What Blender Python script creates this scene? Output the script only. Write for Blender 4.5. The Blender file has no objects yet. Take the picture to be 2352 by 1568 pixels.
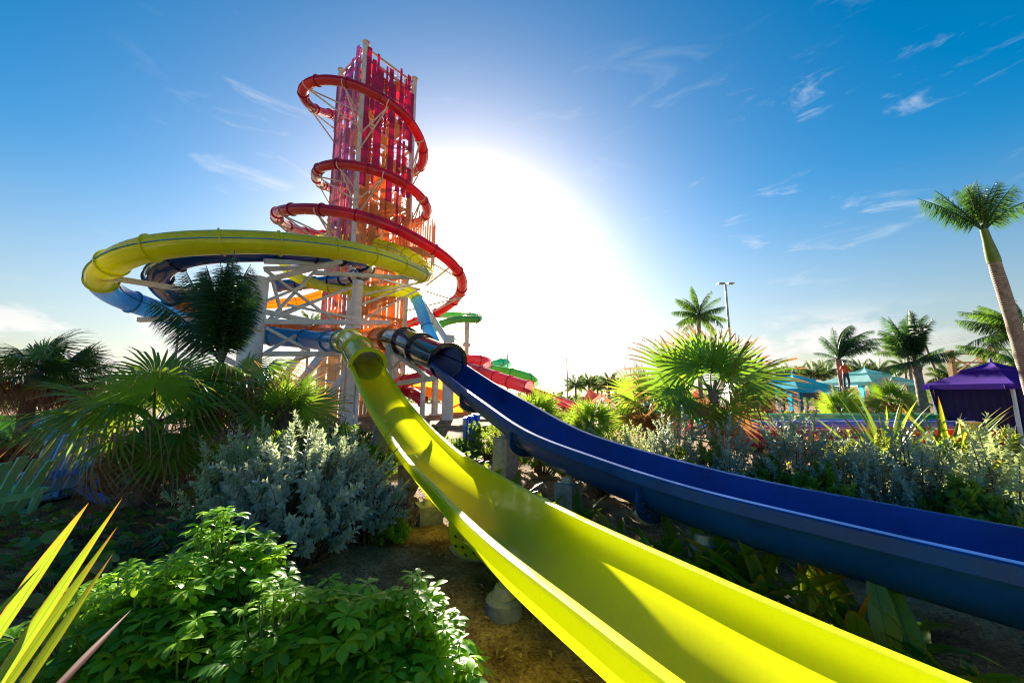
import bpy, math, random
import numpy as np
from mathutils import Vector, Matrix
random.seed(7); RNG = np.random.default_rng(11)
sc = bpy.context.scene
R = math.radians
# ------------------------------------------------------------------ camera, sky, sun, exposure
cam = bpy.data.cameras.new('camera'); camo = bpy.data.objects.new('camera', cam); sc.collection.objects.link(camo)
sc.camera = camo; camo.location = (0, 0, 2.3); camo.rotation_euler = (R(98), 0, 0)
cam.sensor_width = 36; cam.lens = 12.995; cam.clip_start = .05; cam.clip_end = 9000
SUN_EL, SUN_AZ = R(18.3), R(-7.3)
world = bpy.data.worlds.new('World'); sc.world = world; world.use_nodes = True
def build_world():
    n, l = world.node_tree.nodes, world.node_tree.links
    bg = n['Background']
    sky = n.new('ShaderNodeTexSky'); sky.sky_type = 'NISHITA'; sky.sun_disc = False
    sky.sun_elevation = SUN_EL; sky.sun_rotation = SUN_AZ; sky.dust_density = .9; sky.air_density = 1.0; sky.ozone_density = 1.0
    g = n.new('ShaderNodeGamma'); g.inputs['Gamma'].default_value = 1.03
    hs = n.new('ShaderNodeHueSaturation'); hs.inputs['Hue'].default_value = .495
    l.new(sky.outputs[0], g.inputs[0]); l.new(g.outputs[0], hs.inputs['Color'])
    tc = n.new('ShaderNodeTexCoord'); sep = n.new('ShaderNodeSeparateXYZ'); l.new(tc.outputs['Generated'], sep.inputs[0])
    sm = n.new('ShaderNodeMapRange'); sm.interpolation_type = 'SMOOTHSTEP'; l.new(sep.outputs[2], sm.inputs[0])
    for i, x in enumerate((-.02, .45, .85, 1.72)): sm.inputs[i + 1].default_value = x
    l.new(sm.outputs[0], hs.inputs['Saturation'])   # the air loses its colour towards the horizon
    vm = n.new('ShaderNodeMapRange'); vm.interpolation_type = 'SMOOTHSTEP'; l.new(sep.outputs[2], vm.inputs[0])
    for i, x in enumerate((-.02, .45, .43, .69)): vm.inputs[i + 1].default_value = x
    l.new(vm.outputs[0], hs.inputs['Value'])
    # clouds: puffy ones low over the horizon, faint streaks higher up
    def noise(scale, vec, detail=5, rough=.55, dist=0):
        q = n.new('ShaderNodeTexNoise'); q.inputs['Scale'].default_value = scale; q.inputs['Detail'].default_value = detail
        q.inputs['Roughness'].default_value = rough; q.inputs['Distortion'].default_value = dist; l.new(vec, q.inputs['Vector']); return q.outputs[0]
    def mapping(sx, sy, sz, rot=(0, 0, 0), loc=(0, 0, 0)):
        m = n.new('ShaderNodeMapping'); m.inputs['Scale'].default_value = (sx, sy, sz); m.inputs['Rotation'].default_value = rot
        m.inputs['Location'].default_value = loc; l.new(tc.outputs['Generated'], m.inputs['Vector']); return m.outputs[0]
    def mr(v, a, b, c=0., d=1.):
        m = n.new('ShaderNodeMapRange'); m.interpolation_type = 'SMOOTHSTEP'; l.new(v, m.inputs[0])
        for i, x in enumerate((a, b, c, d)): m.inputs[i + 1].default_value = x
        return m.outputs[0]
    def mul(a, b):
        m = n.new('ShaderNodeMath'); m.operation = 'MULTIPLY'
        for i, x in enumerate((a, b)):
            if isinstance(x, (int, float)): m.inputs[i].default_value = x
            else: l.new(x, m.inputs[i])
        return m.outputs[0]
    puff = mr(noise(6, mapping(1, 1, 2.6, loc=(3.1, .4, 0)), 8, .6), .42, .55)
    cover = mr(noise(1.1, mapping(1, 1, .3, loc=(4.6, 0, 0)), 1), .40, .48)
    low = mul(mr(sep.outputs[2], .0, .03), mr(sep.outputs[2], .20, .10))
    m1 = mul(mul(puff, cover), mul(low, .95))
    streak = mr(noise(3.2, mapping(1.6, 1.6, 7, rot=(.5, .55, .3)), 6, .6, .6), .55, .80)
    scov = mr(noise(1.1, mapping(1, 1, 1, loc=(3.3, 2.2, 1.4)), 1), .42, .55)
    high = mul(mr(sep.outputs[2], .18, .3), mr(sep.outputs[2], .75, .5))
    m2 = mul(mul(streak, scov), mul(high, .85))
    mx1 = n.new('ShaderNodeMixRGB'); mx1.inputs[2].default_value = (4.2, 4.1, 4.0, 1)
    mx2 = n.new('ShaderNodeMixRGB'); mx2.inputs[2].default_value = (3.7, 3.9, 4.2, 1)
    l.new(m2, mx2.inputs[0]); l.new(hs.outputs[0], mx2.inputs[1])
    l.new(m1, mx1.inputs[0]); l.new(mx2.outputs[0], mx1.inputs[1])
    l.new(mx1.outputs[0], bg.inputs[0]); bg.inputs[1].default_value = .05
build_world()
sun = bpy.data.lights.new('sun', 'SUN'); sun.energy = 5.0; sun.angle = R(.6); sun.color = (1, .90, .74)
suno = bpy.data.objects.new('sun', sun); sc.collection.objects.link(suno); suno.location = (-10, 40, 60)
_t = Vector((math.sin(SUN_AZ) * math.cos(SUN_EL), math.cos(SUN_AZ) * math.cos(SUN_EL), math.sin(SUN_EL)))
suno.rotation_euler = _t.to_track_quat('Z', 'Y').to_euler()
sc.view_settings.view_transform = 'Standard'; sc.view_settings.look = 'None'; sc.view_settings.gamma = 1
sc.view_settings.exposure = 2.3
cy = sc.cycles; cy.filter_width = 1.1; cy.denoising_prefilter = 'ACCURATE'; cy.use_denoising = True; cy.max_bounces = 7; cy.diffuse_bounces = 4; cy.glossy_bounces = 3; cy.transmission_bounces = 4
cy.transparent_max_bounces = 6; cy.caustics_reflective = False; cy.caustics_refractive = False; cy.sample_clamp_indirect = 8


# pixel helper: world point from image coordinates (2352-wide image) at an estimated ground distance y, or on an assumed level z
def PX(u, v, y): a, b = (u - 1176.) / 849., (784. - v) / 849.; f = .990268 - b * .139173; return (a / f * y, float(y), (.139173 + b * .990268) / f * y + 2.3)
def PG(u, v, z): a, b = (u - 1176.) / 849., (784. - v) / 849.; f = .990268 - b * .139173; y = (z - 2.3) / ((.139173 + b * .990268) / f); return (a / f * y, y, float(z))
# ------------------------------------------------------------------ helpers
def thing(name, label, cat, loc=(0, 0, 0), group=None):
    o = bpy.data.objects.new(name, None); sc.collection.objects.link(o); o.location = loc; o.empty_display_size = .2
    o['label'] = label; o['category'] = cat
    if group: o['group'] = group
    return o
def tag(o, label, cat, group=None):
    o['label'] = label; o['category'] = cat
    if group: o['group'] = group
    return o
def link(name, me, m=None, parent=None, kind=None):
    if m is not None and not me.materials: me.materials.append(m)
    o = bpy.data.objects.new(name, me); sc.collection.objects.link(o)
    if parent is not None: o.parent = parent
    if kind: o['kind'] = kind
    return o
def copy_tree(o, parent=None):
    c = o.copy(); sc.collection.objects.link(c); c.parent = parent
    for ch in o.children: copy_tree(ch, c)
    return c
class MB:
    def __init__(s): s.v = []; s.f = []; s.uv = {}
    def add(s, V, F):
        o = len(s.v); s.v += [tuple(map(float, p)) for p in V]; s.f += [tuple(i + o for i in q) for q in F]; return o
    def box(s, c, d, rz=0):
        x, y, z = d[0] / 2, d[1] / 2, d[2] / 2; a, b = math.cos(rz), math.sin(rz)
        V = [(c[0] + i * x * a - j * y * b, c[1] + i * x * b + j * y * a, c[2] + k * z) for k in (-1, 1) for i, j in ((-1, -1), (1, -1), (1, 1), (-1, 1))]
        s.add(V, [(3, 2, 1, 0), (4, 5, 6, 7), (0, 1, 5, 4), (1, 2, 6, 5), (2, 3, 7, 6), (3, 0, 4, 7)]); return s
    def bar(s, a, b, w, h=None, up=(0, 0, 1)):
        a, b = Vector(a), Vector(b); h = h or w; t = (b - a).normalized(); u = Vector(up)
        if abs(t.dot(u)) > .98: u = Vector((1, 0, 0))
        n = t.cross(u).normalized(); q = n.cross(t)
        V = [p + n * i * w / 2 + q * j * h / 2 for p in (a, b) for i, j in ((-1, -1), (1, -1), (1, 1), (-1, 1))]
        s.add(V, [(3, 2, 1, 0), (4, 5, 6, 7), (0, 1, 5, 4), (1, 2, 6, 5), (2, 3, 7, 6), (3, 0, 4, 7)]); return s
    def cyl(s, a, b, r, r2=None, n=14, cap=True):
        a, b = Vector(a), Vector(b); r2 = r if r2 is None else r2; t = (b - a).normalized()
        u = Vector((0, 0, 1)) if abs(t.z) < .9 else Vector((1, 0, 0)); x = t.cross(u).normalized(); y = x.cross(t)
        V = [p + (x * math.cos(2 * math.pi * i / n) + y * math.sin(2 * math.pi * i / n)) * rr for p, rr in ((a, r), (b, r2)) for i in range(n)]
        F = [(i, (i + 1) % n, n + (i + 1) % n, n + i) for i in range(n)]
        if cap: F += [tuple(range(n - 1, -1, -1)), tuple(range(n, 2 * n))]
        s.add(V, F); return s
    def loft(s, rings, closed=True, cap=False):
        m = len(rings[0]); o = len(s.v)
        for r in rings: s.v += [tuple(map(float, p)) for p in r]
        for i in range(len(rings) - 1):
            for j in range(m if closed else m - 1):
                k = (j + 1) % m; s.f.append((o + i * m + j, o + i * m + k, o + (i + 1) * m + k, o + (i + 1) * m + j))
        if cap: s.f.append(tuple(o + j for j in range(m - 1, -1, -1))); s.f.append(tuple(o + (len(rings) - 1) * m + j for j in range(m)))
        return s
    def mesh(s, name, smooth=None, org=(0, 0, 0)):
        me = bpy.data.meshes.new(name); ox, oy, oz = org
        me.from_pydata([(x - ox, y - oy, z - oz) for x, y, z in s.v], [], s.f); me.update()
        if smooth:
            me.polygons.foreach_set('use_smooth', [True] * len(me.polygons)); me.set_sharp_from_angle(angle=R(smooth))
        return me
    def build(s, name, m, parent=None, smooth=None, kind=None):
        org = parent.location if parent is not None else (0, 0, 0)
        if parent is not None and parent.parent is not None: org = parent.parent.location + parent.location
        return link(name, s.mesh(name, smooth, org), m, parent, kind)
def spline(P, step=.3, closed=False):
    P = np.array(P, float); Q = np.vstack([2 * P[0] - P[1], P, 2 * P[-1] - P[-2]]); out = []
    for i in range(1, len(Q) - 2):
        a, b, d, e = Q[i - 1:i + 3]; al = .5
        k = max(4, int(np.linalg.norm(d - b) / step * 1.5))
        for t in np.linspace(0, 1, k, endpoint=False):
            out.append(.5 * ((2 * b) + (-a + d) * t + (2 * a - 5 * b + 4 * d - e) * t * t + (-a + 3 * b - 3 * d + e) * t ** 3))
    out.append(P[-1]); C = np.array(out)
    L = np.r_[0, np.cumsum(np.linalg.norm(np.diff(C, axis=0), axis=1))]
    n = max(3, int(L[-1] / step) + 1); S = np.linspace(0, L[-1], n)
    return np.stack([np.interp(S, L, C[:, i]) for i in range(3)], 1), S
def smooth_path(C, k=3):
    for _ in range(k):
        D = C.copy(); D[1:-1] = (C[:-2] + 2 * C[1:-1] + C[2:]) / 4; C = D
    return C
def frames(C):
    T = np.gradient(C, axis=0); T /= np.linalg.norm(T, axis=1)[:, None]
    N = np.stack([T[:, 1], -T[:, 0], 0 * T[:, 0]], 1); N /= np.linalg.norm(N, axis=1)[:, None]
    B = np.cross(N, T); return T, N, B
# --- leaves
def blade(n=3, w=.3, prof=None, fold=.25, bend=.3, cols=3):
    """leaf along +Y, length 1, upper side +Z: verts, faces, u along the leaf"""
    prof = prof or (lambda t: math.sin(math.pi * min(1, .12 + t * .88)) ** .8)
    V = []; U = []; F = []; x = y = 0.; z = 0.; a = 0.
    for i in range(n + 1):
        t = i / n
        if i: a = -bend * (i - .5) / n * 2; y += math.cos(a) / n; z += math.sin(a) / n
        h = w * .5 * prof(t)
        for j in (-1, 0, 1): V.append((j * h, y, z + abs(j) * h * fold)); U.append((t, .5 + .5 * j))
    for i in range(n):
        for j in (0, 1):
            k = i * 3 + j; F.append((k, k + 1, k + 4, k + 3))
    return np.array(V), F, np.array(U)
def orient(D, up=None):
    D = np.asarray(D, float); D = D / np.linalg.norm(D, axis=1)[:, None]
    up = np.tile([0, 0, 1.], (len(D), 1)) if up is None else np.asarray(up, float)
    X = np.cross(D, up); X[np.linalg.norm(X, axis=1) < 1e-3] = (1, 0, 0); X /= np.linalg.norm(X, axis=1)[:, None]
    Z = np.cross(X, D); return np.stack([X, D, Z], 2)
class NB:
    """numpy mesh collector with uv, all quads/tris"""
    def __init__(s): s.V = []; s.F = []; s.U = []; s.n = 0
    def inst(s, tpl, M, T, S=None):
        V, F, U = tpl; k = len(V); N = len(T)
        S = np.ones(N) if S is None else np.asarray(S)
        if S.ndim == 1: S = np.stack([S] * 3, 1)
        W = np.einsum('nij,nkj->nki', M, V[None] * S[:, None, :]) + np.asarray(T)[:, None, :]
        s.V.append(W.reshape(-1, 3)); s.U.append(np.tile(U, (N, 1)))
        F = np.array(F); s.F.append((F[None] + (np.arange(N) * k)[:, None, None] + s.n).reshape(-1, F.shape[1])); s.n += N * k; return s
    def raw(s, V, F, U):
        s.V.append(np.asarray(V, float)); s.U.append(np.asarray(U, float)); s.F.append(np.array(F) + s.n); s.n += len(V); return s
    def mesh(s, name, smooth=True):
        V = np.vstack(s.V); U = np.vstack(s.U); me = bpy.data.meshes.new(name)
        idx = np.concatenate([f.ravel() for f in s.F]); cnt = np.concatenate([np.full(len(f), f.shape[1]) for f in s.F])
        me.vertices.add(len(V)); me.vertices.foreach_set('co', V.ravel()); me.loops.add(len(idx)); me.loops.foreach_set('vertex_index', idx.astype(np.int32))
        me.polygons.add(len(cnt)); me.polygons.foreach_set('loop_start', np.r_[0, np.cumsum(cnt)[:-1]].astype(np.int32))
        me.polygons.foreach_set('use_smooth', np.full(len(cnt), smooth))
        uv = me.uv_layers.new(name='uv'); uv.data.foreach_set('uv', U[idx].ravel()); me.update(calc_edges=True); me.validate(); return me
def pipe(C, r, n=6):
    """tapered tube: verts, faces, uv"""
    C = np.asarray(C, float); T = np.gradient(C, axis=0); T /= np.linalg.norm(T, axis=1)[:, None]
    r = np.broadcast_to(r, (len(C),)); u = np.array([0, 0, 1.]) if abs(T[0, 2]) < .9 else np.array([1., 0, 0]); V = []; U = []; F = []
    for i in range(len(C)):
        x = np.cross(T[i], u); x /= np.linalg.norm(x); y = np.cross(x, T[i]); u = y if abs(T[0, 2]) < .9 else u
        for j in range(n):
            a = 2 * math.pi * j / n; V.append(C[i] + (x * math.cos(a) + y * math.sin(a)) * r[i]); U.append((i / (len(C) - 1), j / n))
    for i in range(len(C) - 1):
        for j in range(n): F.append((i * n + j, i * n + (j + 1) % n, (i + 1) * n + (j + 1) % n, (i + 1) * n + j))
    return V, F, U
# ------------------------------------------------------------------ materials
def new_mat(name):
    m = bpy.data.materials.new(name); m.use_nodes = True; nt = m.node_tree; return m, nt.nodes, nt.links, nt.nodes['Principled BSDF'], nt.nodes['Material Output']
def C4(c, k=1.): return (c[0] * k, c[1] * k, c[2] * k, 1)
def noise_col(n, l, c1, c2, scale, detail=6, lo=.35, hi=.65, rough=.6, coord='Object'):
    tc = n.new('ShaderNodeTexCoord'); t = n.new('ShaderNodeTexNoise'); t.inputs['Scale'].default_value = scale; t.inputs['Detail'].default_value = detail; t.inputs['Roughness'].default_value = rough
    l.new(tc.outputs[coord], t.inputs['Vector']); r = n.new('ShaderNodeValToRGB'); r.color_ramp.elements[0].position = lo; r.color_ramp.elements[1].position = hi
    r.color_ramp.elements[0].color = C4(c1); r.color_ramp.elements[1].color = C4(c2); l.new(t.outputs[0], r.inputs[0]); return r.outputs[0], t.outputs[0]
def bump(n, l, p, h, strength=.3, dist=.02):
    b = n.new('ShaderNodeBump'); b.inputs['Strength'].default_value = strength; b.inputs['Distance'].default_value = dist; l.new(h, b.inputs['Height']); l.new(b.outputs[0], p.inputs['Normal'])
def gelcoat(name, c, trans=.0, rough=.16, dirt=.85, tcol=None, scale=1.3, coat=.5):
    m, n, l, p, out = new_mat(name)
    col, f = noise_col(n, l, tuple(x * dirt for x in c), c, scale, 8, .3, .62)
    sc2, f2 = noise_col(n, l, (.80, .80, .78), (1, 1, 1), 26, 10, .36, .5, .75); ms = n.new('ShaderNodeMixRGB'); ms.blend_type = 'MULTIPLY'; ms.inputs[0].default_value = .55; l.new(col, ms.inputs[1]); l.new(sc2, ms.inputs[2]); col = ms.outputs[0]
    l.new(col, p.inputs['Base Color']); p.inputs['Coat Weight'].default_value = coat; p.inputs['Coat Roughness'].default_value = .06
    mr = n.new('ShaderNodeMapRange'); mr.inputs[1].default_value = .3; mr.inputs[2].default_value = .7; mr.inputs[3].default_value = rough * .7; mr.inputs[4].default_value = rough * 1.7
    l.new(f, mr.inputs[0]); l.new(mr.outputs[0], p.inputs['Roughness'])
    tc = n.new('ShaderNodeTexCoord'); nz = n.new('ShaderNodeTexNoise'); nz.inputs['Scale'].default_value = 3; nz.inputs['Detail'].default_value = 2; l.new(tc.outputs['Object'], nz.inputs['Vector']); bump(n, l, p, nz.outputs[0], .12, .03)
    if trans:
        t = n.new('ShaderNodeBsdfTranslucent'); t.inputs[0].default_value = C4(tcol or c); mx = n.new('ShaderNodeMixShader'); mx.inputs[0].default_value = trans
        l.new(p.outputs[0], mx.inputs[1]); l.new(t.outputs[0], mx.inputs[2]); l.new(mx.outputs[0], out.inputs[0])
    return m
def plain(name, c, c2=None, rough=.6, scale=4, metal=0, bmp=0, trans=0, spec=None):
    m, n, l, p, out = new_mat(name); col, f = noise_col(n, l, c2 or tuple(x * .75 for x in c), c, scale, 8)
    l.new(col, p.inputs['Base Color']); p.inputs['Roughness'].default_value = rough; p.inputs['Metallic'].default_value = metal
    if bmp: bump(n, l, p, f, .5, bmp)
    if trans:
        t = n.new('ShaderNodeBsdfTranslucent'); l.new(col, t.inputs[0]); mx = n.new('ShaderNodeMixShader'); mx.inputs[0].default_value = trans
        l.new(p.outputs[0], mx.inputs[1]); l.new(t.outputs[0], mx.inputs[2]); l.new(mx.outputs[0], out.inputs[0])
    return m
def leaf(name, c1, c2, tcol, trans=.42, rough=.38, tip=None, tip0=.75, edge=None, spec=.5):
    m, n, l, p, out = new_mat(name)
    ge = n.new('ShaderNodeNewGeometry'); oi = n.new('ShaderNodeObjectInfo'); ad = n.new('ShaderNodeMath'); ad.operation = 'ADD'
    l.new(ge.outputs['Random Per Island'], ad.inputs[0]); l.new(oi.outputs['Random'], ad.inputs[1])
    fr = n.new('ShaderNodeMath'); fr.operation = 'FRACT'; l.new(ad.outputs[0], fr.inputs[0])
    def ramp(a, b):
        mx = n.new('ShaderNodeMixRGB'); mx.inputs[1].default_value = C4(a); mx.inputs[2].default_value = C4(b); l.new(fr.outputs[0], mx.inputs[0]); return mx.outputs[0]
    col = ramp(c1, c2); tc = ramp(tcol, tuple(x * .7 for x in tcol))
    if tip:
        uv = n.new('ShaderNodeUVMap'); s = n.new('ShaderNodeSeparateXYZ'); l.new(uv.outputs[0], s.inputs[0])
        nz = n.new('ShaderNodeTexNoise'); nz.inputs['Scale'].default_value = 5; co = n.new('ShaderNodeTexCoord'); l.new(co.outputs['Object'], nz.inputs['Vector'])
        a2 = n.new('ShaderNodeMath'); a2.operation = 'MULTIPLY_ADD'; l.new(nz.outputs[0], a2.inputs[0]); a2.inputs[1].default_value = .55; l.new(s.outputs[0], a2.inputs[2])
        mr = n.new('ShaderNodeMapRange'); mr.inputs[1].default_value = tip0 + .22; mr.inputs[2].default_value = tip0 + .42; l.new(a2.outputs[0], mr.inputs[0])
        for i in range(2):
            mx = n.new('ShaderNodeMixRGB'); mx.inputs[2].default_value = C4(tip, 1 if i == 0 else 1.3); l.new(mr.outputs[0], mx.inputs[0])
            l.new(col if i == 0 else tc, mx.inputs[1])
            if i == 0: col = mx.outputs[0]
            else: tc = mx.outputs[0]
    if edge:
        uv2 = n.new('ShaderNodeUVMap'); s2 = n.new('ShaderNodeSeparateXYZ'); l.new(uv2.outputs[0], s2.inputs[0])
        def math_(op, a, b=None):
            q = n.new('ShaderNodeMath'); q.operation = op
            for i, x in enumerate((a, b)):
                if x is None: continue
                if isinstance(x, (int, float)): q.inputs[i].default_value = x
                else: l.new(x, q.inputs[i])
            return q.outputs[0]
        dd = math_('ABSOLUTE', math_('SUBTRACT', s2.outputs[1], .5))
        fb = n.new('ShaderNodeTexNoise'); fb.inputs['Scale'].default_value = 1; fb.inputs['Detail'].default_value = 3; mp = n.new('ShaderNodeMapping'); mp.inputs['Scale'].default_value = (5, 46, 1); l.new(uv2.outputs[0], mp.inputs[0]); l.new(mp.outputs[0], fb.inputs['Vector'])
        fm = n.new('ShaderNodeMapRange'); fm.inputs[1].default_value = .3; fm.inputs[2].default_value = .7; fm.inputs[3].default_value = .62; fm.inputs[4].default_value = 1.15; l.new(fb.outputs[0], fm.inputs[0])
        em = n.new('ShaderNodeMapRange'); em.inputs[1].default_value = .40; em.inputs[2].default_value = .49; l.new(dd, em.inputs[0])
        rib = n.new('ShaderNodeMapRange'); rib.inputs[1].default_value = .0; rib.inputs[2].default_value = .05; rib.inputs[3].default_value = .55; rib.inputs[4].default_value = 1.; l.new(dd, rib.inputs[0]); fac = math_('MULTIPLY', fm.outputs[0], rib.outputs[0])
        def dress(c):
            v = n.new('ShaderNodeVectorMath'); v.operation = 'SCALE'; l.new(c, v.inputs[0]); l.new(fac, v.inputs['Scale']); mx = n.new('ShaderNodeMixRGB'); mx.inputs[2].default_value = C4(edge); l.new(em.outputs[0], mx.inputs[0]); l.new(v.outputs[0], mx.inputs[1]); return mx.outputs[0]
        col = dress(col); tc = dress(tc)
    l.new(col, p.inputs['Base Color']); p.inputs['Roughness'].default_value = rough; p.inputs['Specular IOR Level'].default_value = spec
    t = n.new('ShaderNodeBsdfTranslucent'); l.new(tc, t.inputs[0]); mx = n.new('ShaderNodeMixShader'); mx.inputs[0].default_value = trans
    l.new(p.outputs[0], mx.inputs[1]); l.new(t.outputs[0], mx.inputs[2]); l.new(mx.outputs[0], out.inputs[0]); return m
def ground_mat(name, a, b, c, s1=1.2, s2=30, bd=.03):
    m, n, l, p, out = new_mat(name); col, f = noise_col(n, l, a, b, s1, 8, .38, .62)
    col2, f2 = noise_col(n, l, (.25, .22, .2), (1.15, 1.1, 1.05), s2, 8, .32, .6)
    mx = n.new('ShaderNodeMixRGB'); mx.blend_type = 'MULTIPLY'; mx.inputs[0].default_value = .8; l.new(col, mx.inputs[1]); l.new(col2, mx.inputs[2])
    l.new(mx.outputs[0], p.inputs['Base Color']); p.inputs['Roughness'].default_value = .95; p.inputs['Specular IOR Level'].default_value = .15; bump(n, l, p, f2, 1., bd); return m
M = {}
M['sand'] = ground_mat('sand', (.11, .062, .03), (.40, .26, .14), None)
M['concrete'] = plain('concrete', (.26, .27, .29), (.15, .16, .18), .85, 9, bmp=.01)
M['steel'] = plain('painted_steel', (.66, .62, .54), (.50, .46, .40), .5, 2.2)
M['steel_w'] = plain('white_painted_steel', (.72, .72, .70), (.55, .56, .55), .45, 1.6)
M['steel_tan'] = plain('tan_painted_steel', (.58, .44, .28), (.42, .30, .18), .55, 3)
M['galv'] = plain('galvanised_steel', (.45, .44, .40), (.30, .29, .27), .45, 8, metal=.5)
M['bolt'] = plain('dark_bolt', (.12, .12, .12), (.05, .05, .05), .4, 8, metal=.8)
M['deckwood'] = plain('deck_wood', (.50, .30, .14), (.30, .17, .07), .7, 5)
for nm, c, tr, tc in (('yellow', (.66, .68, .010), .42, (.90, .88, .02)), ('lime', (.60, .64, .015), .06, (.82, .88, .02)), ('navy', (.008, .05, .26), .05, (.02, .10, .6)),
                      ('blue', (.05, .26, .62), .5, (.22, .62, .98)), ('teal', (.015, .22, .40), .1, None), ('orange', (.75, .22, .01), .42, (1, .42, .03)),
                      ('red', (.38, .006, .03), .38, (.9, .02, .06)), ('magenta', (.32, .012, .05), .35, (.8, .05, .10)), ('pink', (.60, .05, .09), .4, (.95, .22, .25)),
                      ('green', (.10, .36, .08), .35, (.3, .8, .2)), ('aqua', (.05, .45, .30), .35, (.2, .9, .6)), ('black', (.006, .012, .035), .04, (.05, .1, .3)), ('amber', (.80, .36, .01), .5, (1, .6, .02))):
    M[nm] = gelcoat(nm + '_fibreglass', c, tr, tcol=tc, rough=.12 if nm in ('navy', 'black', 'red') else .18, dirt=.8)
M['flume_yellow'] = gelcoat('yellow_flume_gelcoat', (.70, .76, .004), .48, rough=.4, dirt=.88, tcol=(.92, .96, .01), coat=.06)
M['flume_navy'] = gelcoat('navy_flume_gelcoat', (.003, .055, .26), 0, rough=.36, dirt=.6, coat=.0)
M['flume_navy'].node_tree.nodes['Principled BSDF'].inputs['Specular IOR Level'].default_value = .18
M['flume_red'] = gelcoat('red_flume_gelcoat', (.60, .012, .045), .25, rough=.22, dirt=.85, tcol=(.95, .06, .12))
M['lane_blue'] = gelcoat('blue_lane_gelcoat', (.01, .17, .70), .15, rough=.25, tcol=(.05, .3, 1))
M['lane_green'] = gelcoat('green_lane_gelcoat', (.01, .36, .10), .2, rough=.25, tcol=(.05, .8, .25))
M['white'] = plain('white_paint', (.80, .80, .80), (.70, .70, .70), .5, 3)
def slat_m(nm, c, tr=.42): M[nm] = plain(nm + '_board', c, tuple(x * .7 for x in c), .5, 1.2, trans=tr)
slat_m('purple', (.52, .14, .44)); slat_m('mauve', (.68, .28, .42)); slat_m('crimson', (.60, .03, .15)); slat_m('scarlet', (.72, .07, .10)); slat_m('orange_b', (.90, .34, .08)); slat_m('cream_b', (.72, .56, .34), .25); slat_m('peach_b', (.88, .48, .22)); slat_m('gold_b', (.75, .42, .10), .3)
M['sail'] = plain('red_sail_cloth', (.60, .012, .03), (.50, .01, .02), .8, 3, trans=.55)
# leaves
M['fan'] = leaf('fan_palm_leaf', (.055, .15, .016), (.09, .21, .02), (.26, .46, .02), .36, .35, tip=(.24, .11, .035), tip0=.70)
M['fan_y'] = leaf('bright_fan_palm_leaf', (.08, .20, .015), (.13, .25, .02), (.38, .58, .03), .46, .35, tip=(.28, .14, .04), tip0=.76)
M['fan_dry'] = leaf('dry_fan_palm_leaf', (.20, .09, .03), (.28, .14, .05), (.45, .20, .06), .4, .6, tip=(.16, .08, .04), tip0=.6)
M['coco'] = leaf('coconut_palm_leaf', (.012, .050, .018), (.03, .085, .022), (.10, .24, .03), .30, .38)
M['coco_g'] = leaf('green_palm_leaf', (.025, .085, .018), (.05, .13, .02), (.22, .42, .03), .35, .38, tip=(.2, .13, .04), tip0=.9)
M['silver'] = leaf('silver_leaf', (.20, .29, .26), (.36, .43, .36), (.58, .64, .30), .32, .42)
M['silver_g'] = leaf('silver_green_leaf', (.26, .36, .22), (.42, .48, .26), (.62, .70, .22), .34, .45)
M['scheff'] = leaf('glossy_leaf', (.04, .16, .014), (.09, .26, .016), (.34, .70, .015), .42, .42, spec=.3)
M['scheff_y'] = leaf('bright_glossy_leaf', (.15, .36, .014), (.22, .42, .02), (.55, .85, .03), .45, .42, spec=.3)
M['grape'] = leaf('round_leaf', (.03, .11, .022), (.08, .18, .025), (.26, .46, .02), .36, .4)
M['grape_y'] = leaf('yellow_round_leaf', (.28, .34, .02), (.16, .28, .02), (.75, .75, .05), .45, .35)
M['grape_d'] = leaf('dry_round_leaf', (.20, .09, .04), (.28, .13, .06), (.4, .18, .06), .35, .6)
M['strap'] = leaf('strap_leaf', (.065, .19, .024), (.12, .27, .028), (.40, .62, .03), .45, .33, tip=(.35, .22, .04), tip0=.86, edge=(.14, .24, .04))
M['strap_y'] = leaf('yellow_green_strap_leaf', (.14, .26, .015), (.10, .20, .015), (.46, .60, .02), .42, .32, tip=(.55, .25, .02), tip0=.82, edge=(.42, .20, .02))
M['sword'] = leaf('sword_leaf', (.03, .10, .015), (.05, .14, .018), (.24, .38, .02), .36, .32, tip=(.35, .25, .05), tip0=.84, edge=(.16, .2, .04))
M['strap_o'] = leaf('orange_strap_leaf', (.55, .24, .02), (.45, .2, .02), (.95, .5, .03), .45, .4)
M['strap_r'] = leaf('maroon_strap_leaf', (.14, .03, .02), (.10, .03, .02), (.3, .06, .02), .35, .45)
M['bush'] = leaf('shrub_leaf', (.05, .14, .018), (.11, .22, .02), (.45, .65, .03), .42, .35)
M['bush_y'] = leaf('yellow_shrub_leaf', (.10, .18, .02), (.18, .23, .02), (.48, .54, .04), .38, .4)
M['bush_r'] = leaf('red_shrub_leaf', (.28, .04, .02), (.16, .12, .02), (.6, .14, .03), .4, .4)
M['mauve_leaf'] = leaf('dry_mauve_leaf', (.22, .16, .17), (.30, .21, .22), (.4, .25, .25), .3, .6)
M['far'] = leaf('far_leaf', (.03, .08, .02), (.07, .13, .03), (.25, .38, .06), .35, .5)
M['stem'] = plain('woody_stem', (.16, .11, .07), (.08, .055, .035), .9, 20, bmp=.01)
M['gstem'] = plain('green_stem', (.10, .17, .03), (.06, .11, .02), .6, 8)
M['trunk'] = plain('fibrous_trunk', (.20, .15, .11), (.07, .05, .035), .95, 14, bmp=.03)
M['trunk_g'] = plain('grey_trunk', (.36, .30, .25), (.20, .16, .13), .9, 6)
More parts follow.
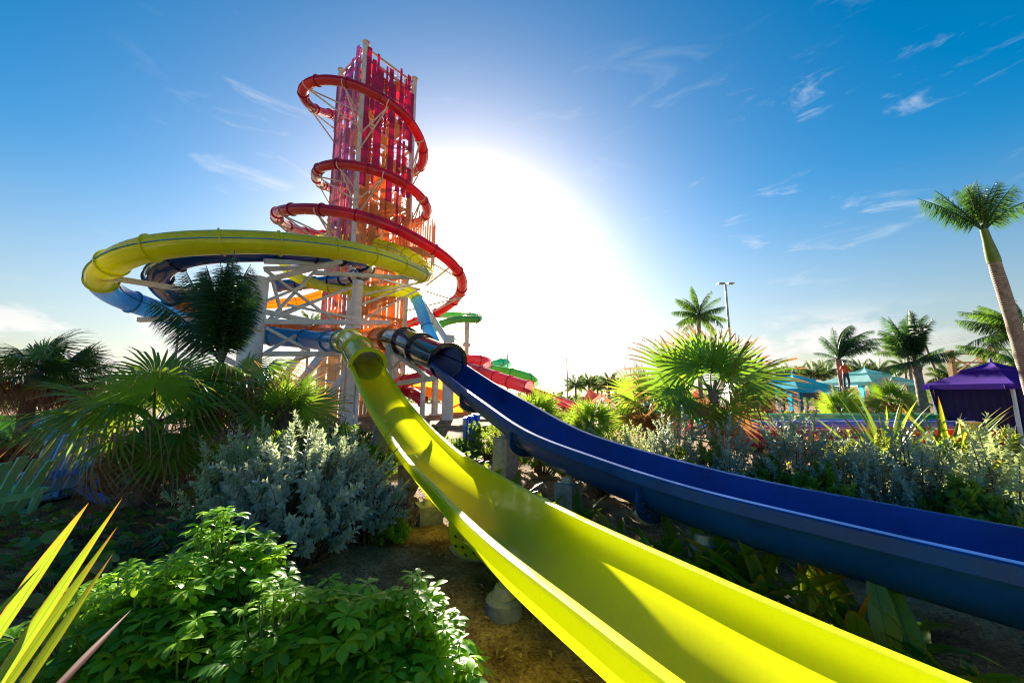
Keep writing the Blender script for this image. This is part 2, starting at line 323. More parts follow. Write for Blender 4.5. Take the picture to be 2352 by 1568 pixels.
def ringed(m):
    n, l = m.node_tree.nodes, m.node_tree.links; p = n['Principled BSDF']; tc = n.new('ShaderNodeTexCoord'); w = n.new('ShaderNodeTexWave'); w.bands_direction = 'Z'; w.inputs['Scale'].default_value = 4.5; w.inputs['Distortion'].default_value = 1.2; w.inputs['Detail'].default_value = 3; l.new(tc.outputs['Object'], w.inputs['Vector'])
    src = p.inputs['Base Color'].links[0].from_socket; rp = n.new('ShaderNodeValToRGB'); rp.color_ramp.elements[0].color = (.45, .42, .4, 1); rp.color_ramp.elements[0].position = .1; rp.color_ramp.elements[1].position = .4; l.new(w.outputs[0], rp.inputs[0]); mx = n.new('ShaderNodeMixRGB'); mx.blend_type = 'MULTIPLY'; mx.inputs[0].default_value = .8; l.new(src, mx.inputs[1]); l.new(rp.outputs[0], mx.inputs[2]); l.new(mx.outputs[0], p.inputs['Base Color']); bump(n, l, p, w.outputs[0], .6, .02)
ringed(M['trunk_g'])
M['shaft'] = plain('green_crownshaft', (.09, .17, .02), (.06, .12, .015), .4, 2)

# ------------------------------------------------------------------ ground
def hgt(x, y):
    x = np.asarray(x, float); y = np.asarray(y, float)
    z = .05 * np.sin(1.7 * x + .6 * y) * np.cos(1.3 * y - .4 * x) + .025 * np.sin(4.1 * x + 2) * np.sin(3.7 * y)
    z += .012 * np.sin(9 * x + 3 * y) * np.sin(8 * y - 2 * x) + .008 * np.sin(19 * x - 7 * y) * np.sin(17 * y + 5 * x)
    near = np.exp(-(x ** 2 + (y - 5) ** 2) / 200.); z = z * near
    z += .28 * np.exp(-((x + 4.6) ** 2 / 5 + (y - 6.3) ** 2 / 5)) + .35 * np.exp(-((x + 3.2) ** 2 / 2. + (y - 3.2) ** 2 / 3))   # planted mounds on the left
    return z
def build_ground():
    u = np.linspace(-1, 1, 241); gx = np.sinh(u * 7.2) / np.sinh(7.2) * 4000
    v = np.linspace(-1, 1, 241); gy = np.sinh(v * 7.2) / np.sinh(7.2) * 4000 + 5
    X, Y = np.meshgrid(gx, gy); Z = hgt(X, Y); n = 241
    V = np.stack([X.ravel(), Y.ravel(), Z.ravel()], 1); i = np.arange(n * n).reshape(n, n)
    F = np.stack([i[:-1, :-1].ravel(), i[:-1, 1:].ravel(), i[1:, 1:].ravel(), i[1:, :-1].ravel()], 1)
    b = NB(); b.raw(V, F, V[:, :2]); return link('ground', b.mesh('ground'), M['sand'], kind='structure')
build_ground()
def path():
    mb = MB(); mb.box((2, -15.4, .06), (60, 29, .16)); m = ground_mat('bounce_slab', (.60, .57, .52), (.72, .69, .64), None, 2, 40, .004); return mb.build('path', m, None, kind='structure')  # pale slab out of view behind the camera, added to bounce sunlight forward
path()
def litter():
    b = NB(); N = 9000
    x = RNG.uniform(-3.5, 5.5, N); y = RNG.uniform(2.2, 12, N); a = RNG.uniform(0, 6.28, N)
    D = np.stack([np.cos(a), np.sin(a), RNG.normal(0, .25, N)], 1); up = np.stack([RNG.normal(0, .3, N), RNG.normal(0, .3, N), np.ones(N)], 1)
    b.inst(blade(2, .35, bend=.4), orient(D, up), np.stack([x, y, hgt(x, y) + .012], 1), RNG.uniform(.025, .10, N))
    return link('leaf_litter', b.mesh('leaf_litter'), leaf('litter_leaf', (.12, .06, .03), (.42, .28, .16), (.3, .15, .06), .2, .8), kind='stuff')
tag(litter(), 'brown leaf litter and wood chips strewn over the sand between the slides', 'leaf litter')
# ------------------------------------------------------------------ water slides
def ring_pts(c, n, b, r, k=28): return [c + n * r * math.cos(2 * math.pi * j / k) + b * r * math.sin(2 * math.pi * j / k) for j in range(k)]
def flange(root, c, T, N, B, r, m, w=.07, h=.085, name='flange'):
    mb = MB(); rings = [ring_pts(c + T * d, N, B, rr) for d, rr in ((-w / 2, r + .004), (-w / 2, r + h), (w / 2, r + h), (w / 2, r + .004))]
    mb.loft(rings); return mb.build(name, m, root, 30)
def tube_slide(name, label, path, r, mats, sec=2.6, fl_m=None, seam=None, step=.35, base=None, k=24, group=None, fl_h=.085, sub=None):
    """mats: [(end fraction, material, flange material)]"""
    C, S = spline(path, step); C = smooth_path(C, 4); T, N, B = frames(C); L = S[-1]
    root = base if base is not None else thing(name, label, 'water slide', tuple(C[-1]), group)
    ns = max(1, round(L / sec)); idx = [int(round(i * (len(C) - 1) / ns)) for i in range(ns + 1)]
    def pick(f):
        for e, a, b in mats:
            if f <= e: return a, b
        return mats[-1][1:]
    for i in range(ns):
        a, b = idx[i], idx[i + 1]; m, fm = pick((a + b) / 2 / (len(C) - 1)); mb = MB()
        mb.loft([ring_pts(C[j], N[j], B[j], r, k) for j in range(a, b + 1)])
        sct = mb.build('tube_section', m, root, 50)
        flange(root, C[b], T[b], N[b], B[b], r, fm, h=fl_h)
        if seam is not None:
            for s in (-1, 1):
                mb = MB(); mb.loft([[C[j] + s * N[j] * (r + q) + B[j] * z for q, z in ((-.01, .02), (.055, .02), (.055, -.02), (-.01, -.02))] for j in range(a, b + 1)])
                mb.build('seam_flange', seam, sct)
    flange(root, C[0], T[0], N[0], B[0], r, pick(0)[1], h=fl_h)
    return root, C, T, N, B
FL_W, FL_D = 1.1, .62
def flume_profile(W=FL_W, D=FL_D, lip=.10, th=.03, face=.14):
    inner = []; n = 18
    for i in range(n + 1):
        a = math.pi * i / n; cx = math.cos(a); sx = math.sin(a)
        inner.append((W / 2 * math.copysign(abs(cx) ** .72, cx), -D * sx ** .95))
    o = W / 2 + lip
    P = [(o + .012, -face), (o + .006, -.012), (o - .012, .004), (W / 2 + .014, .006)] + inner + [(-W / 2 - .014, .006), (-o + .012, .004), (-o - .006, -.012), (-o - .012, -face)]
    return P
def flume(root, path, mats, joints, W=FL_W, D=FL_D, step=.12, name='trough_section'):
    C, S = spline(path, step); C = smooth_path(C, 6); T, N, B = frames(C); P = flume_profile(W, D); L = S[-1]
    idx = [0] + [int(round(j / L * (len(C) - 1))) for j in joints if 0 < j < L] + [len(C) - 1]
    for q in range(len(idx) - 1):
        a, b = idx[q], idx[q + 1]; mb = MB(); rings = []
        for j in range(a, b + 1):
            c = C[j].copy()
            if j == a and q: c = c - T[j] * .012 - B[j] * .002
            rings.append([c + N[j] * x + B[j] * z for x, z in P])
        mb.loft(rings, closed=False); mb.build(name, mats, root, 35)
    return C, T, N, B, idx
def under_flange(root, c, T, N, B, m, W=FL_W, D=FL_D, bolts=True, saddle=True, ext=.13):
    """half-ring joint flange below the trough, with bolts and a pale steel saddle plate"""
    n = 20; out = []; inn = []
    for i in range(n + 1):
        a = math.pi * i / n; cx, sx = math.cos(a), math.sin(a); x = math.copysign(abs(cx) ** .72, cx); z = sx ** .95
        if z * D < .14: continue
        inn.append((x * (W / 2 + .02), -(D + .02) * z)); out.append((x * (W / 2 + .03 + ext * min(1, z * 1.6 - .2)), -(D + .03 + ext) * z))
    mb = MB(); P = out + inn[::-1]; q = len(out)
    V = [c + N * x + B * z + T * d for d in (-.025, .025) for x, z in P]; k = len(P); F = []
    for i in range(q - 1):
        F.append((i, i + 1, k - 2 - i, k - 1 - i)); F.append((k + i + 1, k + i, 2 * k - 1 - i, 2 * k - 2 - i))
    for i in range(k): F.append((i, (i + 1) % k, k + (i + 1) % k, k + i))
    mb.add(V, F); fo = mb.build('joint_flange', m, root, 30)
    if saddle:
        mb = MB(); s0, s1 = int(q * .22), int(q * .78); V = []; F = []
        for d in (-.062, -.03):
            for i in range(s0, s1 + 1):
                x, z = out[i]; V.append(c + N * x * 1.05 + B * (z * 1.05) + T * d); x, z = inn[i]; V.append(c + N * x + B * z + T * d)
        w = (s1 - s0 + 1) * 2
        for i in range(s1 - s0):
            F += [(2 * i, 2 * i + 1, 2 * i + 3, 2 * i + 2), (w + 2 * i, w + 2 * i + 2, w + 2 * i + 3, w + 2 * i + 1), (2 * i, 2 * i + 2, w + 2 * i + 2, w + 2 * i)]
        F += [(0, w, w + 1, 1), (w - 2, w - 1, 2 * w - 1, 2 * w - 2)]
        mb.add(V, F); mb.build('saddle_plate', M['saddle'], root)
    if bolts:
        for r_, off in ((.35, 0), (.72, .5)):
            for i in range(2, q - 2, 2):
                i2 = min(q - 1, i + (1 if off else 0)); x = inn[i2][0] + (out[i2][0] - inn[i2][0]) * r_; z = inn[i2][1] + (out[i2][1] - inn[i2][1]) * r_
                b = MB(); p = c + N * x + B * z
                for s in (-1, 1): b.cyl(p + T * s * .02, p + T * s * .082, .014, n=6)
                b.build('bolt', M['bolt'], fo)
M['saddle'] = plain('saddle_steel', (.50, .44, .33), (.36, .31, .22), .5, 6, metal=.2)
Y_FL = [(-5.674, 14.556, 3.376), (-3.766, 11.559, 1.975), (-1.934, 8.678, 1.057), (-0.638, 6.152, 0.883), (0.24, 4.25, 0.885), (0.95, 3.0, .88), (1.53, 2.05, .87), (2.5, .7, .86), (3.6, -.8, .85)]
N_FL = [(-2.291, 13.136, 3.387), (-1.145, 11.181, 2.657), (-0.113, 9.226, 2.068), (0.849, 7.459, 1.569), (1.838, 6.098, 1.314), (2.652, 5.006, 1.174), (3.48, 4.041, 1.11), (4.4, 2.9, 1.08), (5.6, 1.4, 1.05), (7.2, -.6, 1.04)]
# --- yellow slide: high ring, translucent blue run, yellow exit, open trough in the foreground
y_path = [(-21.82, 40.00, 19.46), (-19.35, 39.50, 19.35), (-16.03, 38.60, 18.71), (-12.59, 37.00, 17.31), (-9.69, 34.60, 15.36), (-7.81, 31.60, 13.22), (-7.05, 28.60, 11.68), (-7.34, 26.00, 11.22), (-8.43, 23.60, 11.12), (-9.91, 21.40, 10.84), (-11.52, 19.60, 10.45), (-13.03, 18.30, 10.06), (-14.46, 17.30, 9.65), (-16.00, 16.70, 9.27), (-17.30, 16.50, 8.91), (-18.83, 16.90, 8.57), (-20.47, 17.80, 8.23), (-21.65, 19.00, 7.91), (-22.10, 20.40, 7.63), (-21.81, 21.60, 7.41), (-20.96, 22.80, 7.02), (-19.32, 23.90, 6.58), (-16.76, 24.40, 6.17), (-14.00, 24.20, 5.88), (-11.66, 23.00, 5.56), (-9.65, 20.80, 5.22), (-8.43, 19.00, 4.99), (-7.24, 17.00, 4.42), (-5.674, 14.556, 3.40)]
ys, yC, yT, yN, yB = tube_slide('ring_slide', 'yellow tube slide ringing the tower, ending as the wide yellow trough in front', y_path, .60,
    [(.625, M['yellow'], M['yellow']), (.885, M['blue'], M['teal']), (1, M['lime'], M['lime'])], 2.55, seam=M['teal'])
fC, fT, fN, fB, fi = flume(ys, Y_FL, M['flume_yellow'], [6.16, 11.04, 15.6])
for j in (6.16, 11.04):
    i = int(round(j / (np.linalg.norm(np.diff(fC, axis=0), axis=1).sum()) * (len(fC) - 1))); under_flange(ys, fC[i], fT[i], fN[i], fB[i], M['lime'])
def mouth(root, c, T, N, B, m, r=.60, w=.15):
    mb = MB(); A = np.linspace(-.12, math.pi + .12, 25); rings = [[c + T * d + N * rr * math.cos(a) + B * rr * math.sin(a) for d, rr in ((-.05, r - .006), (-.05, r + w), (.05, r + w), (.05, r - .006))] for a in A]; mb.loft(rings, cap=True); mb.build('mouth_collar', m, root, 30)
mouth(ys, fC[0], fT[0], fN[0], fB[0], M['lime'])
# --- navy slide
n_path = [(-24.75, 38.00, 13.61), (-20.52, 37.00, 13.59), (-16.67, 35.00, 13.33), (-13.59, 32.00, 12.83), (-11.85, 29.00, 12.47), (-11.56, 26.60, 12.17), (-12.33, 24.40, 11.70), (-13.46, 22.50, 11.14), (-14.82, 20.90, 10.56), (-16.23, 19.50, 9.99), (-17.24, 18.80, 9.52), (-18.20, 18.70, 9.07), (-19.18, 19.30, 8.68), (-20.08, 20.50, 8.40), (-20.47, 21.80, 8.08), (-20.30, 23.20, 7.76), (-19.37, 24.60, 7.40), (-17.78, 25.80, 7.05), (-15.31, 26.40, 6.68), (-12.39, 25.60, 6.24), (-9.64, 23.40, 5.76), (-7.38, 20.40, 5.27), (-5.87, 18.20, 4.95), (-4.64, 16.40, 4.55), (-3.64, 14.90, 4.04), (-2.291, 13.136, 3.42)]
nsl, nC, nT, nN, nB = tube_slide('navy_slide', 'navy and orange tube slide ending as the dark navy open trough behind the yellow one', n_path, .58,
    [(.545, M['navy'], M['black']), (.875, M['orange'], M['orange']), (1, M['black'], M['black'])], 2.3, seam=M['navy'], fl_h=.11)
gC, gT, gN, gB, gi = flume(nsl, N_FL, M['flume_navy'], [2.88, 6.04, 8.96, 15.5])
mouth(nsl, gC[0], gT[0], gN[0], gB[0], M['black'], .58)
def at_len(C, s):
    L = np.r_[0, np.cumsum(np.linalg.norm(np.diff(C, axis=0), axis=1))]; return int(np.searchsorted(L, s))
for j in (2.88, 6.04, 8.96):
    i = at_len(gC, j); under_flange(nsl, gC[i], gT[i], gN[i], gB[i], M['flume_navy'])
# --- other tubes
r_path = [(-21.26, 43.50, 37.77), (-22.08, 42.00, 36.91), (-22.42, 39.00, 34.88), (-22.31, 36.30, 33.57), (-21.87, 34.60, 33.42), (-20.67, 33.50, 33.42), (-18.80, 32.80, 33.15), (-16.68, 32.50, 32.68), (-14.41, 32.60, 31.91), (-12.01, 33.30, 30.89), (-10.48, 35.00, 30.14), (-9.90, 37.20, 29.36), (-10.41, 39.80, 29.03), (-12.01, 42.20, 29.13), (-14.61, 44.20, 29.38), (-18.74, 45.50, 29.25), (-21.68, 44.50, 28.29), (-22.34, 42.00, 27.12), (-21.87, 39.00, 25.98), (-20.74, 36.30, 25.23), (-19.19, 34.40, 24.83), (-16.85, 33.20, 24.37), (-14.28, 32.60, 23.65), (-11.98, 33.00, 23.10), (-10.32, 34.60, 22.79), (-9.39, 37.00, 22.62), (-9.80, 40.00, 22.66), (-11.84, 43.00, 23.05), (-15.54, 45.30, 23.45), (-20.32, 46.00, 23.11), (-23.51, 44.00, 22.04), (-24.22, 41.00, 21.01), (-24.07, 37.50, 20.05), (-23.06, 34.30, 19.26), (-21.43, 31.80, 18.62), (-19.38, 30.00, 17.97), (-16.74, 28.80, 17.42), (-13.97, 28.20, 16.84), (-11.43, 28.10, 16.20), (-9.06, 28.50, 15.38), (-6.95, 29.50, 14.46), (-5.55, 31.00, 13.80), (-4.85, 33.40, 13.25), (-5.12, 36.40, 12.68), (-6.56, 39.40, 12.06), (-8.78, 41.50, 11.36), (-11.90, 43.00, 10.53), (-14.51, 44.00, 9.97)]
rs, rC, rT, rN, rB = tube_slide('spiral_slide', 'translucent red tube slide spiralling three times round the tower', r_path, .46, [(1, M['red'], M['magenta'])], 3.4, fl_h=.1, seam=M['magenta'])
tube_slide('loop_slide', 'yellow tube slide low behind the steel posts running into a steep blue tube', [(-24.32, 37.50, 16.50), (-23.47, 37.20, 15.06), (-21.44, 36.60, 13.79), (-17.86, 35.80, 12.73), (-13.68, 34.60, 12.03), (-10.57, 33.40, 11.74), (-9.12, 33.00, 11.46), (-8.43, 32.80, 10.27), (-7.65, 32.60, 8.30), (-6.53, 32.00, 6.11)], .52,
    [(.72, M['yellow'], M['yellow']), (1, M['blue'], M['teal'])], 2.6, seam=M['lime'])
tube_slide('amber_slide', 'translucent amber tube slide curving behind the tall white post', [(-31.56, 35.00, 11.32), (-29.28, 37.00, 11.29), (-25.90, 38.60, 11.77), (-23.25, 39.60, 12.36), (-21.17, 41.00, 13.68)], .50, [(1, M['amber'], M['orange'])], 3, seam=M['orange'])
tube_slide('green_slide', 'pale green tube slide hooking round the tan column beyond the tower', [(-12.06, 57.00, 14.60), (-9.48, 58.00, 14.67), (-6.69, 58.00, 14.60), (-5.11, 56.00, 13.90), (-5.21, 53.00, 12.96), (-7.11, 52.00, 12.88), (-9.11, 51.00, 12.24), (-10.52, 50.00, 11.26), (-11.16, 49.00, 10.01)], .5, [(1, M['green'], M['green'])], 3, group=None)
tube_slide('rose_slide', 'pink tube slide with a closed bend beside the navy mouth, glinting in the sun', [(-7.76, 45.00, 6.26), (-5.86, 43.50, 6.23), (-4.19, 42.20, 6.07), (-3.22, 42.60, 5.95), (-3.10, 44.50, 5.96)], .62, [(1, M['pink'], M['magenta'])], 2.4)
ps, pC, pT, pN, pB = tube_slide('pink_slide', 'pink tube slide opening into the long red trough at the right of the navy one', [(-6.24, 42.00, 5.50), (-4.52, 40.00, 4.97), (-2.68, 38.00, 4.30), (-0.33, 35.50, 3.43), (1.53, 33.50, 2.82)], .6, [(1, M['pink'], M['flume_red'])], 2.5)
flume(ps, [(1.53, 33.50, 2.82), (3.40, 31.00, 2.06), (5.33, 28.00, 1.31), (7.06, 25.00, 0.88), (8.42, 22.50, 0.79), (9.70, 20.80, 0.83)], M['flume_red'], [6], step=.3)
tube_slide('spotted_slide', 'bright green tube slide with dark portholes at the far right of the tubes', [(-5.07, 50.00, 5.82), (-2.94, 49.00, 5.52), (-0.62, 48.00, 5.06), (1.32, 47.00, 4.56), (2.59, 48.00, 4.10), (2.93, 50.00, 3.88)], .55, [(1, M['green'], M['lane_green'])], 3)
tube_slide('aqua_slide', 'short aqua green tube slide in sections behind the pink bend', [(-5.53, 58.00, 6.04), (-3.76, 57.00, 6.51), (-2.25, 56.00, 6.83), (-1.21, 57.00, 7.05), (-0.90, 59.00, 6.94)], .6, [(1, M['aqua'], M['green'])], 1.5)
tube_slide('magenta_slide', 'dark magenta tube slide coiling under the navy slide', [(-16.14, 46.00, 7.55), (-14.06, 44.00, 6.91), (-11.65, 42.00, 5.90), (-9.47, 40.00, 5.02), (-8.57, 38.40, 4.32), (-9.44, 37.60, 3.89), (-11.25, 38.40, 3.52), (-12.86, 40.40, 3.16), (-12.63, 41.60, 2.75), (-11.18, 40.60, 2.46), (-9.86, 38.80, 2.05), (-9.13, 38.50, 1.47)], .58, [(1, M['magenta'], M['magenta'])], 2.5)
def orange_bowl():
    root = thing('bowl_slide', 'broad orange bowl of a slide among the columns under the navy trough', 'water slide', (-9.92, 46.00, 0.36))
    C, S = spline([(-16.78, 50.00, 4.47), (-13.55, 47.00, 3.79), (-10.06, 45.00, 3.31), (-7.67, 45.00, 2.73), (-6.78, 47.00, 1.40), (-7.58, 50.00, -0.38)], .6); C = smooth_path(C, 3); T, N, B = frames(C)
    for a in range(0, len(C) - 1, 4):
        b = min(a + 4, len(C) - 1); mb = MB(); rings = []
        for j in range(a, b + 1):
            rings.append([C[j] + N[j] * 1.7 * math.cos(q) + B[j] * 1.5 * math.sin(q) for q in np.linspace(R(150), R(390), 15)])
        mb.loft(rings, closed=False); mb.build('bowl_panel', M['orange'], root, 40)
    for j in range(0, len(C), 4):
        mb = MB(); mb.loft([[C[j] + T[j] * d + N[j] * k * math.cos(q) + B[j] * k * math.sin(q) for d, k in ((-.04, 1.6), (-.04, 1.8), (.04, 1.8), (.04, 1.6))] for q in np.linspace(R(150), R(390), 15)]); mb.build('rib', M['orange'], root)
orange_bowl()
# ------------------------------------------------------------------ tower
TA, TB, TC_ = Vector((-16.3, 36.3, 0)), Vector((-12.15, 41.1, 0)), Vector((-20.7, 39.85, 0)); TD = TB + TC_ - TA; TH = 41.2
def tower():
    t = thing('slide_tower', 'tall open steel slide tower hung with purple, crimson and orange boards', 'tower', (TA.x, TA.y, 0))
    for p in (TA, TB, TC_, TD):
        mb = MB(); mb.cyl(p, p + Vector((0, 0, TH)), .30, n=18); co = mb.build('column', M['steel'], t, 40)
        for z in (8.2, 15.5, 21.8, 28.2, 34.6, TH - .1):
            mb = MB(); mb.cyl(p + Vector((0, 0, z - .05)), p + Vector((0, 0, z + .05)), .42, n=18); mb.build('collar', M['steel'], co, 40)
    cen = (TA + TD) / 2; edges = [(TA, TB), (TB, TD), (TD, TC_), (TC_, TA)]; lev = [2.6 + i * 2.62 for i in range(15)]
    ex, ey = (TB - TA).normalized(), (TC_ - TA).normalized(); la, lb = (TB - TA).length, (TC_ - TA).length
    for k, z in enumerate(lev):
        for a, b in edges: mb = MB(); mb.bar(a + Vector((0, 0, z)), b + Vector((0, 0, z)), .16, .3); mb.build('beam', M['steel_tan'], t)
        s = k % 2
        def q(u, v, zz=0): return TA + ex * la * u + ey * lb * v + Vector((0, 0, zz))
        # landing at one end of the bay, stair flight up to the next level beside it
        u0, u1 = ((.04, .34) if s else (.66, .96))
        mb = MB(); V = [q(u0, .05, z + .17), q(u1, .05, z + .17), q(u1, .95, z + .17), q(u0, .95, z + .17)]; V += [v + Vector((0, 0, .1)) for v in V]
        mb.add(V, [(3, 2, 1, 0), (4, 5, 6, 7), (0, 1, 5, 4), (1, 2, 6, 5), (2, 3, 7, 6), (3, 0, 4, 7)]); mb.build('landing', M['deckwood'], t)
        if k < 14:
            va, vb = (.08, .42) if s else (.56, .9); ua, ub = (.34, .66) if s else (.66, .34); mb = MB()
            for v in (va, vb): mb.bar(q(ua, v, z + .25), q(ub, v, z + 2.75), .06, .28)
            for i in range(13):
                f = (i + .5) / 13; c0 = q(ua + (ub - ua) * f, va, z + .25 + 2.5 * f); c1 = q(ua + (ub - ua) * f, vb, z + .25 + 2.5 * f); mb.bar(c0, c1, .24, .04)
            mb.build('stair_flight', M['deckwood'], t)
            for v in (va, vb):
                mb = MB()
                for h in (.55, 1.0): mb.bar(q(ua, v, z + .25 + h), q(ub, v, z + 2.75 + h), .05)
                for i in range(5): f = i / 4; c0 = q(ua + (ub - ua) * f, v, z + .3 + 2.5 * f); mb.bar(c0, c0 + Vector((0, 0, 1.0)), .045)
                mb.build('stair_rail', M['steel_tan'], t)
        for a, b in (((u0, .05), (u1, .05)), ((u0, .95), (u1, .95)), ((u0 if s else u1, .05), (u0 if s else u1, .95))):
            mb = MB()
            for h in (.6, 1.15): mb.bar(q(*a, z + .25 + h), q(*b, z + .25 + h), .05)
            for i in range(5): f = i / 4; c0 = q(a[0] + (b[0] - a[0]) * f, a[1] + (b[1] - a[1]) * f, z + .25); mb.bar(c0, c0 + Vector((0, 0, 1.15)), .05)
            mb.build('railing', M['steel_tan'], t)
        if k % 2 == 0 and k < 14:
            for a, b in edges: mb = MB(); mb.bar(a + Vector((0, 0, z)), b + Vector((0, 0, z + 2.62)), .11); mb.build('cross_brace', M['steel_tan'], t)
    for a, b in edges: mb = MB(); mb.cyl(a + Vector((0, 0, TH - .7)), b + Vector((0, 0, TH - .7)), .12, n=10); mb.build('top_rail', M['steel_tan'], t, 40)
    # boards
    rr = random.Random(3)
    def board(p, w, z0, z1, n, d, m):
        c = p + n * d; mb = MB(); e = Vector((-n.y, n.x, 0)); a = c - e * w / 2; b = c + e * w / 2; g = n * .03; s = rr.uniform(-.25, .25) * w
        V = [a - g + Vector((0, 0, z0)), b - g + Vector((0, 0, z0)), b + g + Vector((0, 0, z0)), a + g + Vector((0, 0, z0)), a - g + Vector((0, 0, z1)), b - g + Vector((0, 0, z1 + s)), b + g + Vector((0, 0, z1 + s)), a + g + Vector((0, 0, z1))]
        mb.add(V, [(3, 2, 1, 0), (4, 5, 6, 7), (0, 1, 5, 4), (1, 2, 6, 5), (2, 3, 7, 6), (3, 0, 4, 7)]); mb.build('board', M[m], t)
    def face(a, b, n, cols, count, ztop, lo):
        u = .05
        while u < .955:
            w = rr.choice((.26, .34, .44, .54, .66)); z = ztop + rr.uniform(-2.6, .9) ; L = (b - a).length
            while z > lo:
                ln = rr.uniform(3.5, 9); c = None
                for zz, names in cols:
                    if z - ln / 2 > zz: c = rr.choice(names); break
                c = c or rr.choice(cols[-1][1])
                board(a + (b - a) * u, w * rr.uniform(.8, 1.2), max(lo, z - ln), z, n, rr.choice((.30, .36, .42)), c)
                z -= ln + rr.choice((.0, .05, .3, 2.2)); u += rr.uniform(-.006, .006)
            u += (w + rr.choice((.02, .03, .05, .18))) / L
    nl = (TC_ - TA).cross(Vector((0, 0, 1))).normalized(); nl = nl if nl.y < 0 else -nl
    nr = (TB - TA).cross(Vector((0, 0, 1))).normalized(); nr = nr if nr.y < 0 else -nr
    face(TA, TC_, nl, [(25, ('purple', 'purple', 'mauve')), (17, ('mauve', 'mauve', 'peach_b', 'scarlet')), (0, ('peach_b', 'mauve', 'orange_b'))], 16, 40.8, 9)
    face(TA, TB, nr, [(30, ('crimson',)), (24, ('crimson', 'scarlet', 'orange_b')), (17, ('orange_b', 'orange_b', 'scarlet')), (0, ('orange_b', 'peach_b'))], 14, 40.4, 17)
    # close boarding lower down the right face and pale boards at the foot
    u = .08
    while u < .93:
        w = rr.uniform(.24, .34); board(TA + (TB - TA) * u, w, rr.uniform(4.6, 5.4), rr.uniform(15.5, 17.4), nr, .25, rr.choice(('orange_b', 'peach_b', 'orange_b'))); u += (w + rr.choice((.015, .015, .02, .16))) / la
    u = .06
    while u < .95:
        w = rr.uniform(.22, .4); board(TA + (TC_ - TA) * u, w, .05, rr.uniform(6.8, 9.6), nl, .25, rr.choice(('cream_b', 'gold_b', 'cream_b'))); u += (w + rr.choice((.02, .05, .3))) / lb
    u = .06
    while u < .95:
        w = rr.uniform(.22, .4); board(TA + (TB - TA) * u, w, .05, rr.uniform(4.2, 4.6), nr, .25, rr.choice(('cream_b', 'gold_b', 'peach_b'))); u += (w + rr.choice((.02, .05, .3))) / la
    # side balcony with its own orange boards
    bz = 18.3; o = TB + nr * .2; bx = Vector((1, .1, 0)).normalized(); by = Vector((-.1, 1, 0))
    mb = MB(); c = TB + bx * 1.0 - by * .6; mb.box((c.x, c.y, bz), (3.4, 3.0, .22)); mb.build('balcony_floor', M['deckwood'], t)
    for i in range(24):
        f = i / 23.; p = c + (bx * (-1.7 + 3.6 * min(1, f * 1.6)) - by * 1.6 if f < .62 else bx * 1.9 + by * (-1.6 + 3.2 * (f - .62) / .38)); n = -by if f < .62 else bx
        board(Vector((p.x, p.y, 0)), rr.choice((.12, .18, .26)), bz - rr.uniform(.4, 2.2), bz + rr.uniform(2.4, 4.4), n, .1, rr.choice(('orange_b', 'orange_b', 'peach_b')))
    for s in (-1, 1):
        mb = MB(); mb.bar(TB + Vector((0, 0, bz - 3)), (c.x + 1.2, c.y + s, bz - .1), .14); mb.build('balcony_brace', M['steel_tan'], t)
    # red shade sails under the top, enclosed dark chute mid-height
    for a, b, cc, z in ((TA, TB, TD, 38.2), (TA, TC_, TD, 38.0)):
        p0, p1, p2 = a * .92 + cen * .08 + Vector((0, 0, z + 1.6)), b * .9 + cen * .1 + Vector((0, 0, z - .4)), cc * .8 + cen * .2 + Vector((0, 0, z - 1.2)); mb = MB(); n = 6; V = []; F = []; ix = {}
        for i in range(n + 1):
            for j in range(n + 1 - i):
                f, g = i / n, j / n; h = 1 - f - g; ix[i, j] = len(V); V.append(p0 * h + p1 * f + p2 * g - Vector((0, 0, 4 * .35 * (f * g + g * h + f * h))))
        for i in range(n):
            for j in range(n - i):
                F.append((ix[i, j], ix[i + 1, j], ix[i, j + 1]))
                if j < n - i - 1: F.append((ix[i + 1, j], ix[i + 1, j + 1], ix[i, j + 1]))
        mb.add(V, F); mb.build('shade_sail', M['sail'], t, 60)
    mb = MB(); p = TA + ex * 2.6 + ey * 1.2; mb.cyl(p + Vector((-.4, 0, 17.6)), p + Vector((.5, .3, 22.2)), .75, .5, n=16); mb.build('launch_capsule', M['black'], t, 40)
    # mast with a small vane
    mb = MB(); p = TC_ + (TA - TC_) * .55 + Vector((0, 1.2, 0)); mb.cyl((p.x, p.y, 38), (p.x, p.y, 43.2), .035, n=6); mb.box((p.x, p.y, 43.3), (.3, .06, .3)); mb.box((p.x + .2, p.y, 42.7), (.3, .06, .14)); mb.build('weather_mast', M['bolt'], t)
    # struts that hold the red tube off the columns
    for i in range(8, len(rC) - 30, 13):
        p = Vector(rC[i]) - Vector((0, 0, .5)); q = min((TA, TB, TC_, TD), key=lambda a: (Vector((a.x, a.y, p.z)) - p).length); d = (Vector((q.x, q.y, p.z)) - p).length
        if d > 9.5: continue
        for dz in (-.5, -2.3): mb = MB(); mb.bar(p, (q.x, q.y, p.z + dz), .11); mb.build('slide_strut', M['steel'], t)
        mb = MB(); a = [Vector(rC[i]) + Vector(rN[i]) * .52 * math.cos(w) + Vector(rB[i]) * .52 * math.sin(w) for w in np.linspace(R(190), R(350), 9)]
        for u_, v_ in zip(a, a[1:]): mb.bar(u_, v_, .09)
        mb.build('tube_cradle', M['steel'], t)
